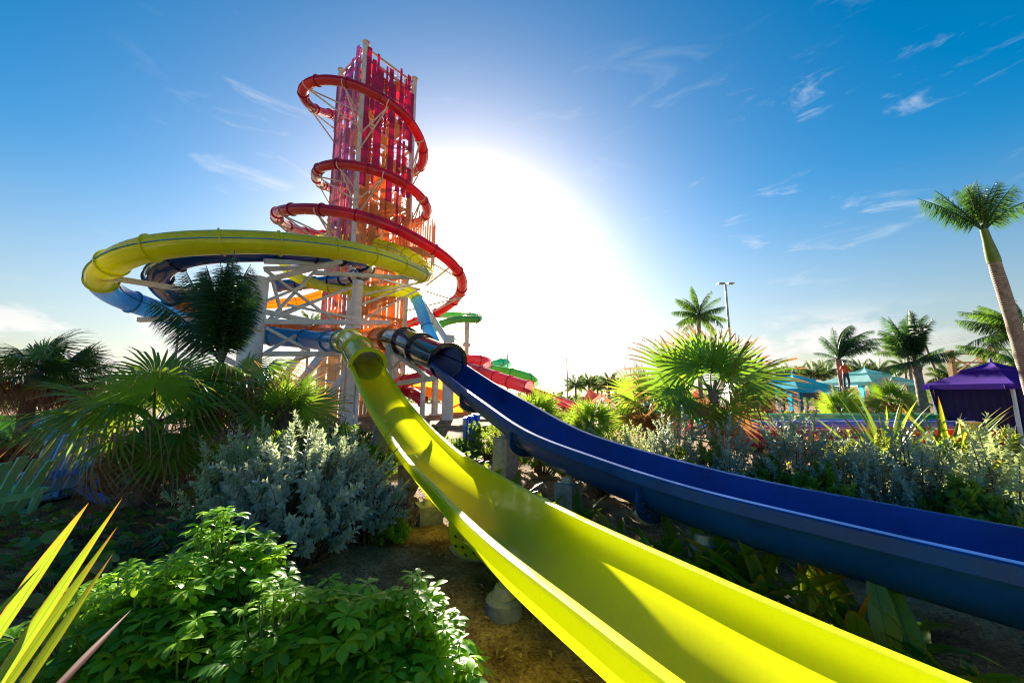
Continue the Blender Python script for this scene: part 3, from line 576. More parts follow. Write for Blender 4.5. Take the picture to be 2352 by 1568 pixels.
    # big raking legs and cream down-pipes round the foot
    for a, b, r_ in (((-17.58, 33.00, 0.16), (-14.26, 35.00, 6.21), .30), ((-18.17, 30.00, 1.55), (-17.37, 34.00, 6.22), .32), ((-24.64, 38.00, 2.23), (-20.97, 42.00, 10.95), .34), ((-22.29, 40.00, 3.38), (-19.62, 41.00, 5.33), .28), ((-16.73, 35.00, 5.92), (-16.09, 36.50, 9.37), .42)):
        mb = MB(); mb.cyl(a, b, r_, n=16); mb.build('raking_leg', M['steel_w'], t, 40)
    for a, b in (((-22.61, 36.00, 3.48), (-18.40, 36.00, 3.61)), ((-17.81, 35.50, 3.55), (-15.60, 35.50, 2.85))):
        mb = MB(); a, b = Vector(a), Vector(b); mb.cyl(a, b, .12, n=12); d = (b - a).normalized()
        for f in (.25, .97): c = a + (b - a) * f; mb.cyl(c - d * .25, c + d * .25, .2, n=12)
        mb.build('water_pipe', M['steel'], t, 40)
    return t
tower()
# ------------------------------------------------------------------ steel supports of the rings
def post(mb, p, z1, r, n=22): mb.cyl((p[0], p[1], 0), (p[0], p[1], z1), r, n=n)
def supports():
    p1 = (-14.69, 20.60, 7.30)
    t = thing('ring_support', 'thick white steel post with long beams and braces carrying the yellow ring', 'support frame', (p1[0], p1[1], 0))
    mb = MB(); post(mb, p1, 8.9, .60); mb.build('post', M['steel_w'], t, 40)
    def beam(a, b, w=.22, h=.28, m='steel', nm='beam'): mb = MB(); mb.bar(a, b, w, h); mb.build(nm, M[m], t)
    for a, b in (((-14.35, 20.60, 9.89), (-12.68, 24.00, 10.96)), ((-14.31, 20.60, 9.42), (-12.43, 25.00, 11.13)), ((-14.30, 20.60, 8.72), (-11.03, 23.00, 10.78)), ((-13.09, 23.50, 10.18), (-7.00, 29.00, 11.51)), ((-14.22, 20.70, 6.94), (-12.68, 24.00, 6.89)), ((-14.09, 20.70, 6.34), (-7.85, 23.50, 6.83)), ((-13.99, 20.70, 4.52), (-10.81, 22.50, 4.68)), ((-14.04, 20.60, 4.43), (-18.67, 22.50, 5.84))): beam(a, b)
    for a, b in (((-13.09, 23.50, 10.18), (-14.14, 20.70, 6.11)), ((-14.27, 20.70, 9.35), (-12.07, 24.50, 7.20)), ((-14.07, 20.80, 9.22), (-13.74, 21.50, 7.12)), ((-13.99, 20.70, 6.31), (-11.87, 26.00, 9.91)), ((-13.69, 22.00, 7.64), (-10.73, 26.00, 7.50)), ((-14.18, 22.00, 7.10), (-11.04, 27.00, 10.54)), ((-14.01, 20.70, 6.01), (-12.37, 22.50, 4.87)), ((-13.83, 20.70, 4.61), (-13.60, 23.00, 5.92)), ((-14.06, 20.70, 7.58), (-13.31, 23.00, 9.17)), ((-13.86, 20.60, 3.58), (-12.14, 22.50, 4.63)), ((-11.85, 27.50, 9.66), (-6.99, 29.00, 11.29)), ((-11.48, 27.50, 8.98), (-8.66, 29.00, 10.79)), ((-11.34, 27.50, 7.80), (-7.86, 30.00, 10.89)), ((-11.07, 27.00, 11.22), (-7.68, 30.00, 10.89)), ((-14.04, 20.60, 4.43), (-18.02, 23.00, 6.20))): beam(a, b, .13, .15, nm='brace')
    # left arms out to the ring
    for a, b in (((-14.96, 20.60, 7.56), (-20.08, 17.40, 7.96)), ((-15.38, 20.80, 6.64), (-21.20, 20.60, 6.44)), ((-14.69, 20.60, 3.58), (-19.09, 21.50, 5.42))): beam(a, b, .2, .26, nm='arm')
    for z in (3.2, 5.9):
        mb = MB(); mb.box((p1[0] + .5, p1[1] - .3, z), (.5, .35, .3)); mb.build('bracket', M['steel'], t)
    p2 = (-11.88, 27.60, 9.00); t2 = thing('inner_support', 'white steel post under the ring just left of the tower foot', 'support post', (p2[0], p2[1], 0))
    mb = MB(); post(mb, p2, (-12.00, 27.60, 10.90)[2], .38); mb.build('post', M['steel_w'], t2, 40)
    for z in (2.2, 6.7): mb = MB(); mb.cyl((p2[0], p2[1], z - .06), (p2[0], p2[1], z + .06), .52, n=22); mb.build('collar', M['steel'], t2, 40)
    for dx in (-.55, .5): mb = MB(); mb.box((p2[0] + dx, p2[1] - .1, 2.4), (.16, .3, 4.8)); mb.build('side_plate', M['steel_w'], t2)
    p3 = (-5.77, 17.30, 4.40); t3 = thing('navy_support', 'short pale post with braced arms under the navy tube', 'support post', (p3[0], p3[1], 0))
    mb = MB(); post(mb, p3, (-5.77, 17.30, 4.57)[2], .19); mb.build('post', M['steel'], t3, 40)
    for a, b, w in (((-5.59, 17.20, 4.26), (-3.27, 14.60, 2.90), .13), ((-5.19, 17.00, 2.76), (-2.93, 14.20, 2.88), .16), ((-5.55, 17.20, 3.45), (-4.74, 16.60, 4.08), .1), ((-5.57, 17.20, 2.97), (-6.06, 17.40, 3.38), .1), ((-5.67, 17.20, 4.33), (-3.90, 15.60, 3.97), .12)):
        mb = MB(); mb.bar(a, b, w, w * 1.2); mb.build('arm', M['steel'], t3)
    # columns among the lower tubes
    for i, (px, py, Y, r_, lab) in enumerate(((972, 880, 36, .24, 'slim cream column left of the others under the navy trough'), (1000, 870, 40, .34, 'middle cream column under the navy trough in front of the orange bowl'), (1025, 880, 37, .28, 'right cream column under the navy trough beside blue pads'), (908, 840, 40, .36, 'cream column standing behind the short braced post'))):
        p = PX(px, py, Y); o = MB(); post(o, p, p[2] + 1.2, r_); o.cyl((p[0], p[1], 0), (p[0], p[1], .15), r_ * 1.7); tag(o.build('support_column', M['steel'], None, 40), lab, 'column', 'columns under the lower tubes')
    p = (-6.93, 56.00, 10.44); t4 = thing('green_support', 'tan column with stay rods holding the far green tube', 'support post', (p[0], p[1], 0))
    mb = MB(); post(mb, p, (-7.00, 56.00, 14.52)[2], .34); mb.build('post', M['steel'], t4, 40); mb = MB(); mb.cyl((p[0], p[1], (-6.91, 56.00, 9.43)[2]), (p[0], p[1], (-6.92, 56.00, 9.83)[2]), .6); mb.build('collar', M['steel'], t4, 40)
    for a, b in (((-6.96, 56.00, 12.13), (-10.52, 50.00, 11.08)), ((-6.92, 56.00, 9.77), (-9.51, 48.00, 10.32)), ((-6.98, 56.00, 13.15), (-8.33, 53.00, 12.89)), ((-6.97, 56.00, 12.81), (-5.14, 55.00, 13.29)), ((-6.99, 56.00, 14.04), (-11.16, 56.00, 14.04))): mb = MB(); mb.bar(a, b, .1); mb.build('stay_rod', M['steel'], t4)
    p = (-5.67, 33.00, 4.35); t5 = thing('raking_support', 'pale boxy post with a raking tube leg right of the steep blue tube', 'support post', (p[0], p[1], 0))
    mb = MB(); post(mb, p, (-5.74, 33.00, 7.49)[2] * 1.0, .5); mb.build('post', M['steel_w'], t5, 40)
    mb = MB(); mb.cyl((-5.81, 33.00, 6.90), (-9.55, 38.00, 12.00), .28, n=14); mb.build('raking_leg', M['steel_w'], t5, 40)
    for a, b in (((-4.87, 33.00, 12.78), (-8.44, 36.00, 15.57)), ((-5.23, 31.40, 13.55), (-8.58, 36.00, 13.06)), ((-6.17, 39.00, 12.25), (-9.51, 39.00, 13.32)), ((-6.49, 30.00, 13.74), (-9.07, 34.00, 16.58))):
        mb = MB(); mb.bar(a, b, .12); mb.build('stay_rod', M['steel'], t5)
supports()
# piers of the two troughs
def pier(label, p, z1, sx, sy, rz=0, rnd=False, cap=True):
    t = thing('concrete_pier', label, 'pier', (p[0], p[1], 0), 'concrete piers under the slides'); mb = MB()
    z0 = float(hgt(p[0], p[1])) - .15
    if rnd: mb.loft([[(p[0] + r_ * math.cos(a), p[1] + r_ * math.sin(a), z) for a in np.linspace(0, 2 * math.pi, 20, endpoint=False)] for z, r_ in ((z0, sx), (z1 - .03, sx), (z1, sx - .03))], cap=True)
    else:
        mb.box((p[0], p[1], (z0 + z1) / 2), (sx, sy, z1 - z0), rz)
    mb.build('block', M['concrete'], t, 40)
    if cap: mb = MB(); mb.cyl((p[0], p[1], z1), (p[0], p[1], z1 + .1), .13, .09, n=12); mb.build('bearing', M['saddle'], t, 40)
def under(C, s): i = at_len(C, s); return C[i]
for s, lab, sx, rn, dx, dy in ((3.4, 'tall square concrete pier under the upper yellow trough', .5, 0, -.1, 0), (6.3, 'square concrete pier half hidden under the yellow trough by the dry plants', .42, 0, -.12, 0), (8.87, 'grey square concrete pier beside the silver bush under the yellow trough', .42, 0, -.30, -.25), (12.3, 'short round concrete pier nearest the camera under the yellow trough', .19, 1, -.36, .02)):
    c = under(fC, s); pier(lab, (c[0] + dx, c[1] + dy), c[2] - FL_D - (.12 if s < 8 else (-.02 if s < 9 else .06)), sx, sx, .5, rn)
for s, lab, sx in ((4.82, 'tall grey concrete pier under the upper navy trough', .42), (7.14, 'square concrete pier under the navy trough behind strap leaves', .36), (9.55, 'low concrete pier under the navy joint flange', .3)):
    c = under(gC, s); pier(lab, (c[0] - .12, c[1] - .1), c[2] - FL_D - .14, sx, sx, .9)

# ------------------------------------------------------------------ plants
def fan_mesh(name, nseg=38, spread=155, droop=.25, seed=0, split=.5, tipdroop=.35, petiole=.9, ragged=.0):
    """fan leaf: hub at +Y*petiole, blade in the XY plane, upper side +Z; total about petiole + 1 long"""
    rg = np.random.default_rng(seed); b = NB(); A = np.radians(np.linspace(-spread, spread, nseg)); da = A[1] - A[0]
    rr = np.array([.03, .25, split, .7, .86, 1.0]); V = []; F = []; U = []
    for a in A:
        L = 1.0 * (1 - .22 * (abs(a) / math.pi) ** 1.5) * rg.uniform(.9, 1.06); k = rg.uniform(.4, 1.6) * tipdroop; o = len(V); a2 = a + rg.normal(0, .03); tw = rg.normal(0, .06)
        for i, r in enumerate(rr):
            x = r * L; aa = a + (a2 - a) * i / 5; w = x * math.tan(da / 2) if r <= split else split * L * math.tan(da / 2) * (1 - ((r - split) / (1 - split)) ** 1.3) + .002
            z = .16 * x * math.cos(a * .5) ** 2 - droop * x * x - k * max(0, r - split) ** 2 * 2.2 - .10 * abs(math.sin(a)) * x
            y0 = x * (1 - .25 * k * max(0, r - .6))
            for j in (-1, 0, 1):
                px = math.sin(aa) * y0 + math.cos(aa) * w * j; py = math.cos(aa) * y0 - math.sin(aa) * w * j
                V.append((px, py + petiole, z + (.0 if j == 0 else .38 * w + tw * x * j * .1))); U.append((r, .5 + j * .5))
        for i in range(5):
            for j in (0, 1): q = o + i * 3 + j; F.append((q, q + 1, q + 4, q + 3))
    b.raw(V, F, U); t = np.linspace(0, 1, 6); Cp = np.stack([0 * t, t * (petiole + .02), -.10 * np.sin(t * math.pi)], 1); b.raw(*pipe(Cp, np.linspace(.024, .011, 6), 5)); return b.mesh(name)
FAN = [fan_mesh('fan_leaf', seed=i, droop=(.12, .22, .3, .42)[i], tipdroop=(.2, .35, .5, .7)[i], split=(.42, .38, .40, .34)[i]) for i in range(4)]
FAN_STIFF = [fan_mesh('stiff_fan_leaf', seed=20 + i, nseg=32, spread=135, droop=.03 + .05 * i, tipdroop=.16, split=.42, petiole=.62) for i in range(3)]
_mesh_m = {}
def with_mat(me, m):
    k = (me.name, m.name)
    if k not in _mesh_m: c = me.copy(); c.materials.clear(); c.materials.append(m); _mesh_m[k] = c
    return _mesh_m[k]
def place_leaf(name, me, m, root, base, d, s, roll=0., wide=None):
    o = link(name, with_mat(me, m), None, root); D = Vector(d).normalized(); X = D.cross(Vector((0, 0, 1)))
    if X.length < .05: X = Vector((1, 0, 0))
    X.normalize(); Z = X.cross(D); mt = Matrix((X, D, Z)).transposed() @ Matrix.Rotation(roll, 3, 'Y'); o.matrix_local = Matrix.Translation(base) @ mt.to_4x4() @ Matrix.Diagonal((s if wide is None else wide, s, s, 1)); return o
def trunk_mesh(name, h, r0, r1, lean=(0, 0), n=14, k=12, rough=.12, seed=0, boots=0):
    rg = np.random.default_rng(seed); mb = MB(); rings = []
    for i in range(n + 1):
        t = i / n; c = (lean[0] * t ** 1.5, lean[1] * t ** 1.5); r = r0 + (r1 - r0) * t; r *= 1 + rough * rg.normal() * .4
        rings.append([(c[0] + r * (1 + rough * rg.normal() * .5) * math.cos(2 * math.pi * j / k), c[1] + r * (1 + rough * rg.normal() * .5) * math.sin(2 * math.pi * j / k), h * t) for j in range(k)])
    mb.loft(rings, cap=True)
    for q in range(boots):   # old leaf bases standing off the trunk
        t = rg.uniform(.1, 1); a = rg.uniform(0, 6.28); r = r0 + (r1 - r0) * t; c = Vector((lean[0] * t ** 1.5 + math.cos(a) * r * .8, lean[1] * t ** 1.5 + math.sin(a) * r * .8, h * t)); d = Vector((math.cos(a) * .5, math.sin(a) * .5, 1)).normalized(); mb.bar(c, c + d * rg.uniform(.12, .3), .07, .02, up=(math.cos(a), math.sin(a), 0))
    return mb.mesh(name, 60)
def fan_palm(label, loc, h, L, dirs, tr=.13, mats=('fan',), meshes=FAN, seed=0, dry=0, name='fan_palm', group=None, lean=(0, 0)):
    rg = random.Random(seed); t = thing(name, label, 'palm', loc, group)
    if h > 0: link('trunk', trunk_mesh('trunk', h, tr, tr * .8, lean, seed=seed, boots=26), M['trunk'], t)
    for i, (az, el, s) in enumerate(dirs):
        d = (math.sin(R(az)) * math.cos(R(el)), math.cos(R(az)) * math.cos(R(el)), math.sin(R(el)))
        isd = i >= len(dirs) - dry; m = 'fan_dry' if isd else rg.choice(mats); me = meshes[3 % len(meshes)] if isd else rg.choice(meshes)
        place_leaf('frond', me, M[m], t, (lean[0], lean[1], max(h - rg.uniform(0, .12), .03)), d, L * s * rg.uniform(.9, 1.08), rg.uniform(-.35, .35) if meshes is FAN else rg.uniform(.4, 1.3) * (1 if math.sin(R(az)) > 0 else -1))
    return t
def rdirs(n, seed, e0=-25, e1=80, a0=0, a1=360, s0=.85, s1=1.1):
    rg = random.Random(seed); return [(a0 + (a1 - a0) * ((i * .618034) % 1) + rg.uniform(-8, 8), e1 + (e0 - e1) * (i / max(1, n - 1)) ** .8 + rg.uniform(-8, 8), rg.uniform(s0, s1)) for i in range(n)]
# the big windswept fan palm on the left (0 deg = away from the camera, 90 = right)
fan_palm('large windswept fan palm with shaggy trunk left of the silver bush', (-6.14, 6.48, 0.25), 1.62, .92,
    [(-50, 58, 1.05), (-65, 38, 1.1), (-82, 20, 1.2), (-95, 8, 1.2), (-112, 26, 1.1), (-30, 30, 1.0), (40, 50, 1.0), (75, 35, 1.1), (100, 15, 1.05), (140, 40, 1.0), (165, 18, .95), (-15, 66, 1.05), (110, -10, .95), (175, -20, .9), (60, 5, 1.0), (10, 25, 1.0), (120, -35, .9), (95, -40, .9), (160, -45, .85), (-165, -40, .85)], .16, ('fan_y', 'fan', 'fan_y'), seed=3, dry=3)
fan_palm('small fan palm with fine leaves below the big windswept one', (-9.86, 9.09, 0.20), .25, .62, rdirs(13, 5, -20, 70), .1, ('fan_y', 'fan'), FAN_STIFF, seed=5, dry=1)
fan_palm('fan palm clump with reddish tips left of the tower foot', (-4.48, 7.40, 1.61), .35, .72, rdirs(15, 8, -15, 75), .12, ('fan', 'fan_y'), FAN_STIFF, seed=8, dry=2)
fan_palm('low fan palm half hidden between the big palm and the coconut palm', (-5.54, 7.60, 1.81), .5, .75, rdirs(13, 9, -5, 70), .12, ('fan', 'fan_y'), seed=9, dry=2)
for i, (px, py, Y, lab) in enumerate(((60, 950, 13.5, 'shaggy grey-green fan palm at the far left edge'), (150, 960, 15, 'shaggy fan palm behind, right of the leftmost one'))):
    p = PX(px, py, Y); fan_palm(lab, (p[0], p[1], 0), 3.1, .95, rdirs(24, 30 + i, -60, 75), .22, ('coco', 'fan'), FAN, seed=30 + i, dry=8, group='shaggy palms on the left')
p = (4.63, 8.60, 1.74)
fan_palm('large bright fan palm standing alone in front of the cabanas', (p[0], p[1], 0), 2.4, 1.18,
    [(-75, 52, 1.0), (-88, 24, 1.08), (-60, 72, .9), (40, 78, 1.0), (85, 50, 1.05), (88, 22, 1.1), (165, 66, .85), (95, -2, 1.0), (-92, -2, 1.0), (170, 30, .85), (100, -30, .85), (-110, -28, .9), (180, -40, .8), (150, -60, .75), (-150, -60, .75), (30, -60, .7)], .13, ('fan', 'fan', 'fan', 'fan_y'), FAN_STIFF, seed=41, dry=3)
p = (3.65, 10.00, 1.65); fan_palm('smaller fan palm with browned skirt left of the large bright one', (p[0], p[1], 0), 2.0, .78, rdirs(18, 43, -50, 75), .13, ('fan', 'fan_y'), FAN_STIFF, seed=43, dry=6)
for i, (px, py, Y, h, L, lab) in enumerate(((1235, 938, 11.5, .5, .58, 'yellow-green fan palm sprouting beside the navy trough rim'), (1355, 960, 9.2, .25, .5, 'small yellow-green fan palm low among shrubs right of the navy trough'), (1925, 940, 21, 1.6, .9, 'bright round-headed fan palm between the turquoise and pale cabanas'), (1735, 940, 22, 1.6, .8, 'browned fan palm left of the turquoise cabana'), (2050, 940, 23, 1.9, 1.0, 'dark fan palm in front of the pale cabana'))):
    p = PX(px, py, Y); fan_palm(lab, (p[0], p[1], 0), h if Y > 15 else max(.2, p[2] - .1), L, rdirs(16, 50 + i, -20 if i < 3 else -45, 78), .13, ('fan_y',) if i < 3 else ('fan',), FAN_STIFF, seed=50 + i, dry=(0, 0, 0, 9, 2)[i])
# --- feather palms
def frond_mesh(name, n=60, L=1., w=.24, arch=.5, hang=.6, seed=0, swept=.0):
    rg = np.random.default_rng(seed); b = NB(); t = np.linspace(0, 1, 14); ang = .25 - arch * 1.5 * t ** 1.4
    dy, dz = np.cos(ang), np.sin(ang); y = np.r_[0, np.cumsum((dy[1:] + dy[:-1]) / 2 / 13)]; z = np.r_[0, np.cumsum((dz[1:] + dz[:-1]) / 2 / 13)]
    Cp = np.stack([swept * t ** 2, y, z], 1) * L; b.raw(*pipe(Cp, np.linspace(.018, .003, 14) * L, 5))
    for s in (-1, 1):
        u = np.linspace(.16, .99, n); P = np.stack([np.interp(u, t, Cp[:, i]) for i in range(3)], 1); ln = w * L * np.sin(np.clip(u * 1.02, 0, 1) * math.pi) ** .45 * rg.uniform(.85, 1.1, n)
        a = .75 - .45 * u; D = np.stack([s * np.cos(a) + rg.normal(0, .14, n), np.sin(a) + rg.normal(0, .14, n), -hang * rg.uniform(.3, 1.5, n)], 1)
        b.inst(blade(3, .062, bend=.5, fold=.3, prof=lambda q: (1 - q) ** .6 * min(1, .4 + q * 5)), orient(D), P, ln)
    return b.mesh(name)
FRD = [frond_mesh('feather_frond', seed=i, arch=(.25, .5, .75, .45)[i], hang=(.4, .8, 1.1, 1.4)[i]) for i in range(4)]
FRD_UP = [frond_mesh('upright_frond', 84, seed=10 + i, arch=(.10, .18, .28)[i], hang=(.7, 1.2, 1.8)[i], w=.27) for i in range(3)]
FRD_W = [frond_mesh('blown_frond', 84, seed=15 + i, arch=(.35, .55, .75)[i], hang=(1.2, 1.8, 2.4)[i], w=.30) for i in range(3)]
def feather_palm(label, loc, h, L, dirs, tr=.16, mats=('coco',), lean=(0, 0), seed=0, shaft=0, tm='trunk_g', boots=10, name='coconut_palm', group=None, meshes=FRD):
    rg = random.Random(seed); t = thing(name, label, 'palm', loc, group); link('trunk', trunk_mesh('trunk', h, tr, tr * .72, lean, n=24, rough=.05, seed=seed, boots=boots), M[tm], t)
    top = Vector((lean[0], lean[1], h))
    if shaft:
        dv = Vector((lean[0] * 1.5 / h, lean[1] * 1.5 / h, 1)).normalized(); mb = MB(); mb.loft([[tuple(top + dv * (shaft * f) + Vector((math.cos(a), math.sin(a), 0)) * r_) for a in np.linspace(0, 6.283, 14, endpoint=False)] for f, r_ in ((-.01, tr * .74), (.1, tr * .76), (.35, tr * .68), (.7, tr * .5), (1, tr * .42))], cap=True)
        link('crownshaft', mb.mesh('crownshaft', 50), M['shaft'], t); top = top + dv * shaft * .97
    for az, el, s in dirs:
        d = (math.sin(R(az)) * math.cos(R(el)), math.cos(R(az)) * math.cos(R(el)), math.sin(R(el))); place_leaf('frond', rg.choice(meshes), M[rg.choice(mats)], t, top, d, L * s, rg.uniform(-.5, .5))
    return t
p = (-9.75, 12.40, 3.07)
feather_palm('dark coconut palm with upright fronds in front of the yellow ring', (p[0], p[1], 0), 3.3, 3.75, [(-30, 84, 1.05), (-85, 76, .95), (-60, 80, 1.0), (60, 84, 1.0), (85, 78, .85), (120, 82, .9), (-120, 70, .9), (-92, 52, 1.0), (-100, 68, .9), (170, 80, .9), (85, 66, .75), (-88, 34, 1.0), (20, 76, 1.0), (150, 70, .8), (-150, 72, .85), (0, 86, .9), (-75, 62, .9), (95, 58, .6)], .22, ('coco',), seed=61, tm='trunk', meshes=FRD_UP)
p = (17.56, 12.50, 2.93); top = (15.76, 11.60, 6.53)
feather_palm('tall royal palm leaning left with green crownshaft at the right edge', (p[0], p[1], 0), top[2], 2.0, [(-85, 24, 1.1), (-75, 46, .95), (-95, 62, .8), (-60, 76, .85), (50, 78, .9), (88, 62, .9), (92, 30, 1.25), (130, 66, .8), (-140, 58, .75), (10, 68, .8), (100, 46, .95), (-110, 72, .8), (70, 84, .85), (160, 76, .8), (-20, 80, .8), (-85, 36, .9)], .21, ('coco_g', 'coco', 'coco'), lean=(top[0] - p[0], top[1] - p[1]), seed=63, shaft=1.15, boots=0, name='royal_palm', meshes=FRD[:2] + FRD_UP[:2])
def wind(n, az, seed, e=(-10, 70), sp=50):
    rg = random.Random(seed); return [(az + rg.uniform(-sp, sp), rg.uniform(*e), rg.uniform(.8, 1.05)) for i in range(n)] + [(az + 180 + rg.uniform(-60, 60), rg.uniform(40, 75), rg.uniform(.5, .75)) for i in range(n // 3)]
for px, py, Y, toppx, toppy, L, dirs, lab, tr, mt in (
    (1940, 905, 24, 1925, 825, 3.1, wind(13, 88, 1, (25, 74), 30) + [(-80, 20, .5), (-100, -10, .45), (170, -20, .5), (10, -15, .5)], 'coconut palm blown to the right behind the turquoise cabana', .22, 'coco'),
    (2118, 900, 21, 2102, 830, 3.1, wind(12, -40, 2, (58, 88), 150) + [(i * 31, 35 - i * 6, .5 + .04 * (i % 5)) for i in range(12)], 'coconut palm with upswept shaggy crown left of the purple cabana', .25, 'coco'),
    (1607, 900, 26, 1605, 725, 2.1, rdirs(24, 71, -35, 80), 'tall palm with rounded dark crown behind the large fan palm', .17, 'coco_g'),
    (2098, 905, 34, 2085, 820, 2.6, wind(10, -80, 4, (10, 70), 50), 'thin far palm behind the shaggy coconut palm', .16, 'coco_g'),
    (2360, 880, 17, 2356, 770, 2.4, wind(14, -85, 5, (-15, 60), 50), 'green palm behind the royal palm at the right edge', .18, 'coco_g'),
    (2335, 900, 19, 2330, 830, 2.1, rdirs(16, 77, -40, 60), 'bushy brown-green palm beside the timber tower', .18, 'coco_g')):
    p = PX(px, py, Y); q = PX(toppx, toppy, Y); feather_palm(lab, (p[0], p[1], 0), q[2], L, dirs, tr, (mt,), lean=(q[0] - p[0], q[1] - p[1]), seed=int(px), tm='trunk_g', meshes=FRD_UP[1:] + FRD[1:3] if px == 2118 else (FRD[1:3] if px == 1940 else FRD_W[:2] + FRD[1:3]))
FARP = [(1322, 884, 60, 'leftmost far palm at the end of the red trough'), (1352, 880, 62, 'second far palm from the left beyond the red sails'), (1372, 888, 66, 'low far palm between the two pairs beyond the sails'), (1398, 878, 58, 'fuller far palm right of the far cluster'), (1415, 886, 61, 'rightmost palm of the far cluster beyond the red sails'),
        (1810, 866, 52, 'far palm just above the turquoise roof, left one'), (1835, 862, 55, 'far palm in the row above the turquoise roof'), (1868, 860, 50, 'far palm row member right of the roof peak'), (1893, 856, 53, 'far palm at the right end of the row'), (1978, 852, 48, 'dark far palm above the pale cabana'), (2018, 852, 50, 'far palm right of the pale cabana peak'), (2078, 846, 60, 'slim solitary far palm left of the shaggy coconut palm'), (2180, 862, 40, 'small far palm just left of the purple roof'), (712, 745, 60, 'far palm glimpsed through the steelwork')]
FAR_DIR = [rdirs(20, 90 + i, -30, 70) for i in range(3)]
for i, (px, py, Y, lab) in enumerate(FARP):
    p = PX(px, py, Y); feather_palm(lab, (p[0], p[1], 0), max(1.5, p[2]), 2.2 if px > 1000 else 2.6, FAR_DIR[i % 3], .2, ('far',), seed=100 + i, group='far palms along the horizon', name='far_palm', boots=0, meshes=FRD_W)
# --- leafy shrubs: shoots with small leaves round a rounded crown
def shrub_mesh(name, rx, rz, shoots, per, ll, lw, seed=0, spike=.35, nstem=10, n=2, up=.5, bot=.1, fill=.35):
    rg = np.random.default_rng(seed); b = NB(); st = NB(); tpl = blade(n, lw, bend=.15, fold=.35)
    for i in range(shoots):
        a = rg.uniform(0, 6.283); ph = math.acos(rg.uniform(-.15, 1)); r = rg.uniform(fill, 1.0) ** .6; bump_ = 1 + .22 * math.sin(3 * a + seed) * math.sin(2 * ph + seed * 2) + rg.normal(0, .08)
        c = np.array([math.cos(a) * math.sin(ph) * rx * r, math.sin(a) * math.sin(ph) * rx * r, bot + (rz - bot) * (.28 + .72 * math.cos(ph) * r)]) * np.array([bump_, bump_, .6 + .4 * bump_])
        d = np.array([math.cos(a) * math.sin(ph), math.sin(a) * math.sin(ph), math.cos(ph) * .6 + up]); d += rg.normal(0, .25, 3); d /= np.linalg.norm(d); sl = spike * rg.uniform(.6, 1.3) * rz * .5
        t = np.linspace(0, 1, per); sp = c + np.outer(t - .4, d) * sl; sp += np.outer(t * t, rg.normal(0, .06, 3)) * sl
        g = t * per * 2.4 + rg.uniform(0, 6); x = np.cross(d, [0, 0, 1.]); x /= np.linalg.norm(x) + 1e-6; y = np.cross(x, d)
        D = np.outer(np.cos(g), x) + np.outer(np.sin(g), y) + np.outer(.45 + .9 * t, d) + rg.normal(0, .18, (per, 3))
        b.inst(tpl, orient(D, np.tile(d, (per, 1)) + rg.normal(0, .15, (per, 3))), sp, ll * rg.uniform(.65, 1.2, per) * (1 - .35 * t))
        if i % 3 == 0: q = np.linspace(0, 1, 4); st.raw(*pipe(np.outer(1 - q, [c[0] * .25, c[1] * .25, 0]) + np.outer(q, c + d * sl * .5), np.linspace(.012, .003, 4) * max(1, rz), 4))
    return b.mesh(name), st.mesh(name + '_stems')
SH = {}
def shrub(kind, label, loc, m, s=1., sz=None, rz=None, cat='shrub', name='shrub', group=None, stem='stem'):
    t = thing(name, label, cat, loc, group); t.rotation_euler = (0, 0, random.uniform(0, 6.28) if rz is None else rz); t.scale = (s, s, sz or s); f, st = SH[kind]
    link('foliage', with_mat(f, M[m]), None, t); link('stems', with_mat(st, M[stem]), None, t); return t
SH['sil0'] = shrub_mesh('silver_foliage', .95, 1.55, 300, 24, .12, .50, 1, .40)
SH['sil1'] = shrub_mesh('silver_foliage', .62, 1.3, 130, 22, .10, .5, 2, .46)
SH['sil2'] = shrub_mesh('silver_foliage', .60, 1.5, 130, 22, .10, .5, 3, .46)
SH['b0'] = shrub_mesh('shrub_foliage', .75, .95, 150, 18, .10, .5, 4, .3)
SH['b1'] = shrub_mesh('shrub_foliage', .7, .8, 110, 16, .13, .55, 5, .35)
SH['far'] = shrub_mesh('hedge_foliage', .9, 1.0, 110, 12, .15, .5, 6, .3)
SHZ = {k: float(np.percentile([v.co.z for v in m[0].vertices], 99.7)) for k, m in SH.items()}
for px, py, z, s, sz, k, m, lab in ((680, 1310, 0, .96, 1.14, 'sil0', 'silver', 'broad silver-leaved bush in the left foreground beside the concrete pier'), (560, 1250, .05, .74, 1.05, 'sil0', 'silver_g', 'silver-green bush behind, left side of the broad silver bush'), (770, 1190, .0, 1.0, 1.12, 'sil1', 'silver', 'silver bush at the back beside the dark flax leaves'), (840, 1260, 0, .8, .9, 'sil2', 'silver', 'narrow upright silver bush next to the yellow trough')):
    shrub(k, lab, PG(px, py, z), m, s, sz, name='silver_bush', group='silver bushes left of the slides')
